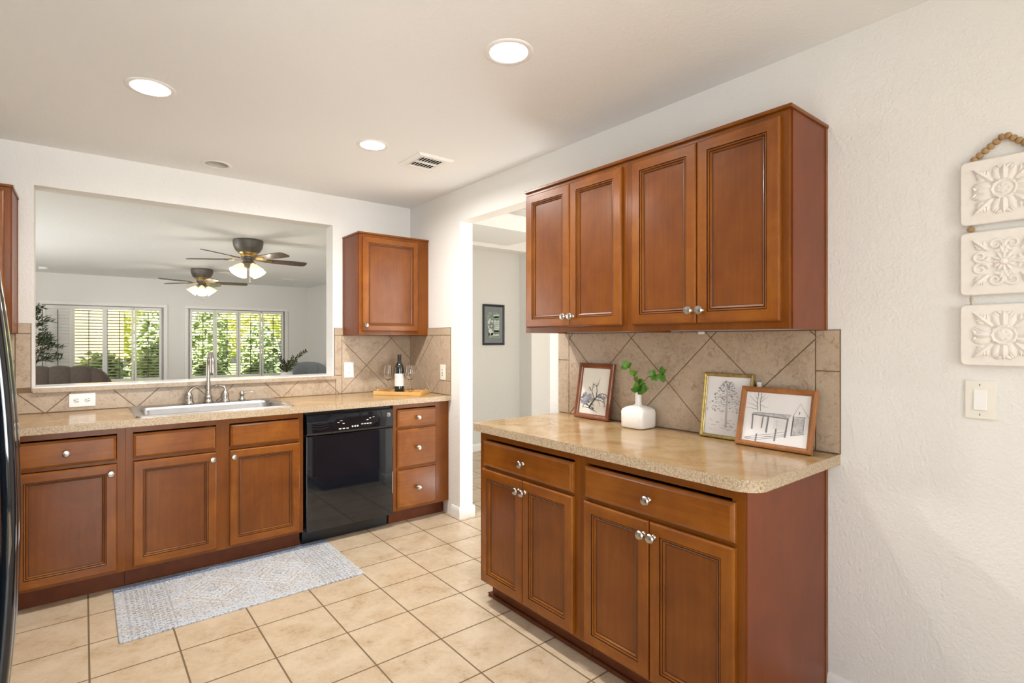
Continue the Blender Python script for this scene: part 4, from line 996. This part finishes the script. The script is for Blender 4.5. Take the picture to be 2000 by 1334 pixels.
def plaque(z0, z1, style):
    H_ = z1-z0; zc = (z0+z1)/2-1.26; mb = MB()
    P = rrect(-PW/2, PW/2, -H_/2, H_/2, .014, 5); P2 = rrect(-PW/2+.003, PW/2-.003, -H_/2+.003, H_/2-.003, .012, 5)
    mb.loops([[(x, -.004, z+zc) for x, z in P], [(x, -T0, z+zc) for x, z in P], [(x, -T0-.003, z+zc) for x, z in P2]]); mb.add([(x, -.004, z+zc) for x, z in P], [tuple(range(len(P)))])
    pl = mb.build('plaque', 'plaster', h_)
    y0 = -T0-.003; mb = MB(); R0 = .078
    if style == 'rosette':
        for k in range(4):
            a = k*PI/2; petal(mb, 0, zc, a, .022, .052, .030, y0, .011, ridge=1.3)
            for s_ in (-1, 1):
                petal(mb, 0, zc, a+s_*.36, .026, .046, .024, y0, .010); petal(mb, .062*math.cos(a), zc+.062*math.sin(a), a+s_*1.0, 0, .022, .012, y0)
                petal(mb, .05*math.cos(a+s_*.2), zc+.05*math.sin(a+s_*.2), a+s_*.5, 0, .026, .012, y0, .008)
            acanthus(mb, 0, zc, a+PI/4, .036, .066, .050, y0)
        mb.lathe([(.030, y0), (.0295, y0-.006), (.027, y0-.0085), (.0235, y0-.007), (.021, y0-.004), (.017, y0-.006), (.010, y0-.009), (.0001, y0-.010)], 28, (0, 0, zc), 'y')
        for k in range(10): a = 2*PI*k/10; mb.sphere((.0275*math.cos(a), y0-.006, zc+.0275*math.sin(a)), .0042, 0, 1, .7, 1, 8)
        for k in range(7): a = 2*PI*k/7; mb.sphere((.012*math.cos(a), y0-.008, zc+.012*math.sin(a)), .0038, 0, 1, .7, 1, 8)
    else:
        for k in range(12): petal(mb, 0, zc, 2*PI*k/12, .006, .026, .013, y0, .009)
        mb.lathe([(.010, y0-.004), (.009, y0-.010), (.005, y0-.0125), (.0001, y0-.013)], 18, (0, 0, zc), 'y')
        for k in range(4):
            a = k*PI/2
            for s_ in (-1, 1):
                cx, cz = .054*math.cos(a)+s_*.019*-math.sin(a), .054*math.sin(a)+s_*.019*math.cos(a)
                scroll(mb, cx, zc+cz, .020, a+PI, 1.35, y0, s_); petal(mb, .024*math.cos(a), zc+.024*math.sin(a), a+s_*.35, 0, .030, .014, y0)
            petal(mb, 0, zc, a, .028, .04, .012, y0, .008)
            acanthus(mb, 0, zc, a+PI/4, .052, .052, .048, y0)
    mb.build('carving', 'plaster', pl)
for (a_, b_), st in zip(PZ, ('rosette', 'scroll', 'rosette')): plaque(a_, b_, st)
mb = MB(); apx = (0, -.006, 1.966-1.26); pts = []
ends = [(-.076, -.010, 1.900-1.26), (.076, -.010, 1.900-1.26)]
mb.tube([ends[0], apx, ends[1]], .0016, 6)
for x in (-.078, .078):
    for (za, zb2) in ((1.677, 1.700), (1.450, 1.480)): mb.tube([(x, -.012, za-.002-1.26), (x, -.012, zb2+.002-1.26)], .0018, 6)
mb.build('cord', 'cord', h_)
for e in ends:
    n = 6
    for k in range(n):
        t = (k+.5)/n; p = [e[i]+(apx[i]-e[i])*t for i in range(3)]
        mb = MB(); ang = math.atan2(apx[2]-e[2], apx[0]-e[0])
        T = Matrix.Translation((p[0], p[1]-.003, p[2])) @ Matrix.Rotation(-ang, 4, 'Y')
        mb.lathe([(.002, -.0084), (.0070, -.0072), (.0100, -.003), (.0104, 0), (.0100, .003), (.0070, .0072), (.002, .0084)], 14, axis='x', mat4=T); mb.build('bead', 'bead', h_)
for x in (-.078, .078):
    mb = MB(); mb.lathe([(.002, -.0085), (.0075, -.006), (.010, 0), (.0075, .006), (.002, .0085)], 14, (x, -.012, 1.6885-1.26)); mb.build('bead', 'bead', h_)
    mb = MB(); mb.lathe([(.0005, -.008), (.0035, -.004), (.003, .002), (.0042, .006), (.0005, .008)], 12, (x, -.012, 1.465-1.26)); mb.build('knot', 'cord', h_)

# ------------------------------------------------------------------ living room : shutters
def shutter(x0, x1, closed, label):
    z0, z1 = WZ0+.012, WZ1-.012; t = thing('plantation_shutter', label, 'shutter', ((x0+x1)/2, YN+.012, z0), group='white window shutters')
    hw = (x1-x0)/2; H_ = z1-z0; st = .033; mb = MB()
    for a_, b_, c_, d_ in ((-hw-st, -hw, 0, H_), (hw, hw+st, 0, H_), (-hw, hw, 0, .05), (-hw, hw, H_-.055, H_)): mb.bbox(a_, b_, -.016, .016, c_, d_, .003)
    mb.build('frame', 'louver', t)
    mb = MB(); n = 23; ang = math.radians(78 if closed else -15); pit = (H_-.105)/n
    for k in range(n):
        zc = .05+pit*(k+.5); L = []
        for x in (-hw+.001, hw-.001):
            ring = []
            for q in range(10):
                a = 2*PI*q/10; u_, v_ = .029*math.cos(a), .0055*math.sin(a); ring.append((x, u_*math.cos(ang)-v_*math.sin(ang), zc+u_*math.sin(ang)+v_*math.cos(ang)))
            L.append(ring)
        mb.loops(L, True, 0, 0); mb.add(L[0], [tuple(range(10))])
    mb.build('louvers', 'louver', t)
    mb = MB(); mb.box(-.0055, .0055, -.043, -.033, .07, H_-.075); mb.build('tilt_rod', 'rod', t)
P_ = [(-2.725, -2.405, 1, 'closed white shutter panel behind the tall leafy tree'), (-2.339, -1.959, 0, 'open shutter panel of the left window, beside the closed panel'), (-1.893, -1.533, 0, 'open shutter panel of the left window, second from its right end'),
      (-1.457, -1.110, 0, 'rightmost open shutter panel of the left window'), (-.574, -.212, 0, 'leftmost open shutter panel of the right window'), (-.140, .213, 0, 'second shutter panel of the right window, behind the faucet'),
      (.289, .650, 0, 'third shutter panel of the right window'), (.730, 1.088, 0, 'rightmost shutter panel of the right window, behind the potted plant')]
for q in P_: shutter(*q)

# sofa : taupe, channel-tufted rounded back
def soft(mb, c, hx, hy, hz, p=3.2, n=28, m=14, f=None):
    rows = []
    for j in range(m+1):
        v = -PI/2+PI*j/m; row = []
        for i in range(n):
            a = 2*PI*i/n; cp = lambda t, e: math.copysign(abs(t)**(2/e), t)
            x, y, z = cp(math.cos(v), p)*cp(math.cos(a), p), cp(math.cos(v), p)*cp(math.sin(a), p), cp(math.sin(v), p)
            q = Vector((x*hx, y*hy, z*hz)); q = f(q) if f else q
            row.append((c[0]+q.x, c[1]+q.y, c[2]+q.z))
        rows.append(row)
    vs = [q for r in rows for q in r]
    mb.add(vs, [(j*n+i, j*n+(i+1) % n, (j+1)*n+(i+1) % n, (j+1)*n+i) for j in range(m) for i in range(n)], 0, True)
so = thing('sofa', 'taupe tufted sofa with rounded rolled back, seen through the opening', 'sofa', (-2.86, 6.05, 0))
mb = MB(); nX = 120; nA = 20; rings = []
for i in range(nX+1):
    x = -.98+1.96*i/nX; e = abs(x)/.98; top = .985-.02*(x+.98) - .19*max(0, (e-.66)/.34)**2 if x > 0 else .985
    chn = .022*abs(math.sin(PI*(x+.98)/.245))**.7; ring = []
    for k in range(nA):
        a = 2*PI*k/nA; ca, sa = math.cos(a), math.sin(a); r = 1
        y = math.copysign(abs(ca)**.75, ca)*(.15+chn)*(1-.5*max(0, (e-.9)/.1)**2); z = math.copysign(abs(sa)**.75, sa)*(.30+chn-.022)*(1-.12*max(0, (e-.9)/.1)**2)
        ring.append((x, y, top-.30+z))
    rings.append(ring)
mb.loops(rings, True, 0, 0); mb.add(rings[0], [tuple(range(nA))]); mb.sm = [True]*len(mb.sm); mb.build('backrest', 'sofa', so)
mb = MB(); mb.bbox(-.92, .92, -.85, 0, .12, .34, .03); mb.build('seat_base', 'sofa', so)
for s_ in (-1, 1):
    mb = MB(); soft(mb, (s_*.45, -.45, .41), .44, .40, .085); mb.build('seat_cushion', 'sofa', so)
    mb = MB(); soft(mb, (s_*.96, -.42, .40), .11, .44, .26, 3); mb.build('arm', 'sofa', so)
    for y in (-.78, -.06):
        mb = MB(); mb.lathe([(.016, 0), (.024, .125)], 12, (s_*.84, y, 0)); mb.build('leg', 'leg_wood', so)
# grey armchair
ac = thing('armchair', 'grey button-tufted armchair back in the far right corner of the living room', 'armchair', (1.235, 6.35, 0), (0, 0, .2))
mb = MB(); rings = []; nX = 48
for i in range(nX+1):
    t = i/nX; a = -1.15+2.3*t; x = .36*math.sin(a)/math.sin(1.15); y0 = .10*math.cos(a*1.3)-.05; top = .915-.13*(abs(a)/1.15)**2.5; ring = []
    for k in range(14):
        b = 2*PI*k/14; cb, sb = math.cos(b), math.sin(b); dim = .012*abs(math.sin(t*PI*4))
        ring.append((x, y0+math.copysign(abs(cb)**.8, cb)*(.045+dim), top-.24+math.copysign(abs(sb)**.7, sb)*.24))
    rings.append(ring)
mb.loops(rings, True, 0, 0); mb.add(rings[0], [tuple(range(14))]); mb.sm = [True]*len(mb.sm); br_ = mb.build('backrest', 'grey_fabric', ac)
mb = MB()
for z in (.82, .72):
    for x in (-.18, -.06, .06, .18): mb.sphere((x, -.015, z), .013, 0, 1, .6, 1, 8)
mb.build('tufting_button', 'grey_fabric', br_)
mb = MB(); soft(mb, (0, -.25, .44), .31, .30, .07); mb.build('seat', 'grey_fabric', ac)
for sx in (-1, 1):
    for y in (-.46, -.03):
        mb = MB(); mb.tube([(sx*.25, y, .40), (sx*.28, y-.01, 0)], [.02, .012], 10); mb.build('leg', 'leg_wood', ac)
# side table with potted plant
tb = thing('side_table', 'small round side table carrying the white plant pot', 'table', (.68, 5.85, 0))
mb = MB(); mb.lathe([(.0001, .515), (.19, .515), (.20, .522), (.20, .535), (.19, .54), (.0001, .54)], 32); mb.build('tabletop', 'leg_wood', tb)
mb = MB(); mb.lathe([(.16, 0), (.16, .015), (.03, .035), (.02, .06), (.02, .516)], 20); mb.build('pedestal', 'leg_wood', tb)
pp = thing('potted_plant', 'dark green plant with arching stems in a white pot near the armchair', 'plant', (.68, 5.85, .5405))
mb = MB(); mb.lathe([(.075, 0), (.09, .01), (.105, .20), (.108, .215), (.098, .215), (.095, .19), (.001, .188)], 28); mb.build('pot', 'pot', pp)
mb = MB(); ms = MB(); random.seed(21)
stems = [((-.24, 0, .44), 10), ((.36, .05, .43), 11), ((.14, -.1, .32), 7), ((-.10, .08, .26), 6), ((.22, -.08, .22), 6), ((.02, .1, .24), 6), ((-.12, -.1, .16), 5)]
for (ex, ey, ez), nl in stems:
    e = Vector((ex*.8+ey*.4, ey-ex*.55, ez)); pts = [Vector((e.x*t*.5+e.x*.5*t*t, e.y*t*.5+e.y*.5*t*t, .18+ez*(1.25*t-.25*t*t))) for t in [k/6 for k in range(7)]]
    ms.tube(pts, .006, 6)
    for k in range(nl):
        t = .25+.75*k/nl; i = min(5, int(t*6)); p = pts[i].lerp(pts[i+1], t*6-i); d = (pts[i+1]-pts[i]).normalized(); s_ = d.cross(Vector((.55, .83, 0))).normalized()
        for q in (-1, 1): leaf(mb, p, d*.7+s_*q*.7+Vector((random.uniform(-.3, .3), random.uniform(-.3, .3), 0)), (.5, -.8, .3), .060, .032)
ms.build('stems', 'stem', pp); mb.build('foliage', 'leaf_dark', pp)
# tall tree in pot behind the sofa
tr = thing('potted_tree', 'tall dark-leaved indoor tree behind the sofa at the left window', 'plant', (-2.86, 7.05, 0))
mb = MB(); mb.lathe([(.13, 0), (.17, .02), (.20, .32), (.205, .34), (.185, .34), (.18, .31), (.001, .305)], 28); mb.build('pot', 'pot', tr)
mb = MB(); mf = MB(); random.seed(33)
mb.tube([(0, 0, .28), (.02, 0, .7), (-.01, .01, 1.05), (.01, 0, 1.35), (-.02, 0, 1.75), (-.01, 0, 1.98)], [.018, .016, .014, .010, .007, .003], 8)
mb.tube([(.02, 0, .9), (.09, -.03, 1.1), (.14, -.05, 1.3), (.12, -.06, 1.6)], [.010, .008, .006, .003], 8)
for k in range(80):
    z = random.uniform(.95, 1.85); a = random.uniform(0, 2*PI); L = random.uniform(.22, .40)*(1-.62*max(0, (z-1.25))/.65)
    p = Vector((random.uniform(-.02, .08), 0, z)); d = Vector((math.cos(a), math.sin(a)*.7, random.uniform(.15, .7))).normalized()
    pts = [p+d*L*t-Vector((0, 0, .10*L*t*t*4)) for t in [q/5 for q in range(6)]]; mb.tube(pts, [.004, .0035, .003, .0025, .002, .0015], 5, cap=False)
    for q in range(13):
        t = .15+.85*q/13; i = min(4, int(t*5)); b = pts[i].lerp(pts[i+1], t*5-i); dd = (d+Vector((random.uniform(-1, 1), random.uniform(-1, 1), random.uniform(-.7, .7)))*.9).normalized()
        leaf(mf, b, dd, (random.uniform(-.3, .3), -.5, .8), random.uniform(.055, .095), random.uniform(.014, .022))
mb.build('trunk', 'stem', tr); mf.build('foliage', 'leaf_dark', tr)

# ------------------------------------------------------------------ outside
mb = MB(); mb.box(-14, 14, YN+.2, 30, -.35, -.05); o = struct(mb.build('ground_outside', 'lawn', origin=(0, 0, 0)))
mb = MB(); mb.box(-6.5, -1.55, 9.6, 9.8, -.049, 2.9); tag(mb.build('garden_wall', 'fence'), 'tan garden wall seen through the left window shutters', 'wall'); 
def shrub(name, label, x, y, rx_, ry_, h, n, mat, seed, trunk=0):
    random.seed(seed); t = thing(name, label, 'shrub' if not trunk else 'tree', (x, y, -.05), group='greenery outside the windows')
    mb = MB(); ms = MB()
    for k in range(5): ms.tube([(random.uniform(-.05, .05), 0, 0), (random.uniform(-rx_, rx_)*.5, random.uniform(-ry_, ry_)*.5, trunk+(h-trunk)*.6)], [.04, .012], 6)
    ms.build('stems', 'stem', t)
    for k in range(n):
        a = random.uniform(0, 2*PI); v = random.uniform(-1, 1); rr = random.uniform(.72, 1.0); s_ = math.sqrt(1-v*v)
        p = Vector((rx_*s_*math.cos(a)*rr, ry_*s_*math.sin(a)*rr, trunk+(h-trunk)*(.5+.5*v*rr)))
        d = Vector((random.gauss(0, 1), random.gauss(0, 1)-.4, random.gauss(0, .8))).normalized()
        leaf(mb, p, d, (random.gauss(0, .5), -.6, .8), random.uniform(.10, .19), random.uniform(.06, .11))
    for q in range(3): soft(mb, (random.uniform(-.1, .1)*rx_, 0, trunk+(h-trunk)*(.48+.02*q)), rx_*.72, ry_*.72, (h-trunk)*.40, 2, 18, 10)
    mb.build('foliage', mat, t)
SH = [('shrub', 'low rounded shrub before the tan garden wall outside', -1.95, 8.85, .42, .4, 1.15, 700, 'hedge', 1, 0), ('shrub', 'bright bush outside the right end of the left window', -1.0, 9.3, .42, .48, 2.1, 1200, 'hedge', 2, 0),
      ('shrub', 'full green bush outside the left end of the right window', .04, 9.6, .42, .42, 2.3, 1300, 'hedge', 3, 0), ('shrub', 'green bush outside the middle of the right window', 1.12, 9.6, .42, .42, 1.8, 1200, 'hedge', 4, 0),
      ('garden_tree', 'yellow-green tree outside the right window', 1.5, 12.6, 1.25, 1.0, 3.4, 1900, 'hedge2', 5, .7), ('shrub', 'low bush outside the right end of the right window', 2.2, 9.7, .52, .5, 1.1, 800, 'hedge', 6, 0),
      ('garden_tree', 'yellow-green tree rising behind the bushes between the windows', -1.15, 12.6, 1.3, 1.0, 3.7, 2000, 'hedge2', 8, .7), ('shrub', 'tall distant hedge bush beyond the right window', 4.2, 13.0, 1.3, 1.0, 2.6, 1500, 'hedge2', 9, 0)]
for q in SH: shrub(*q)
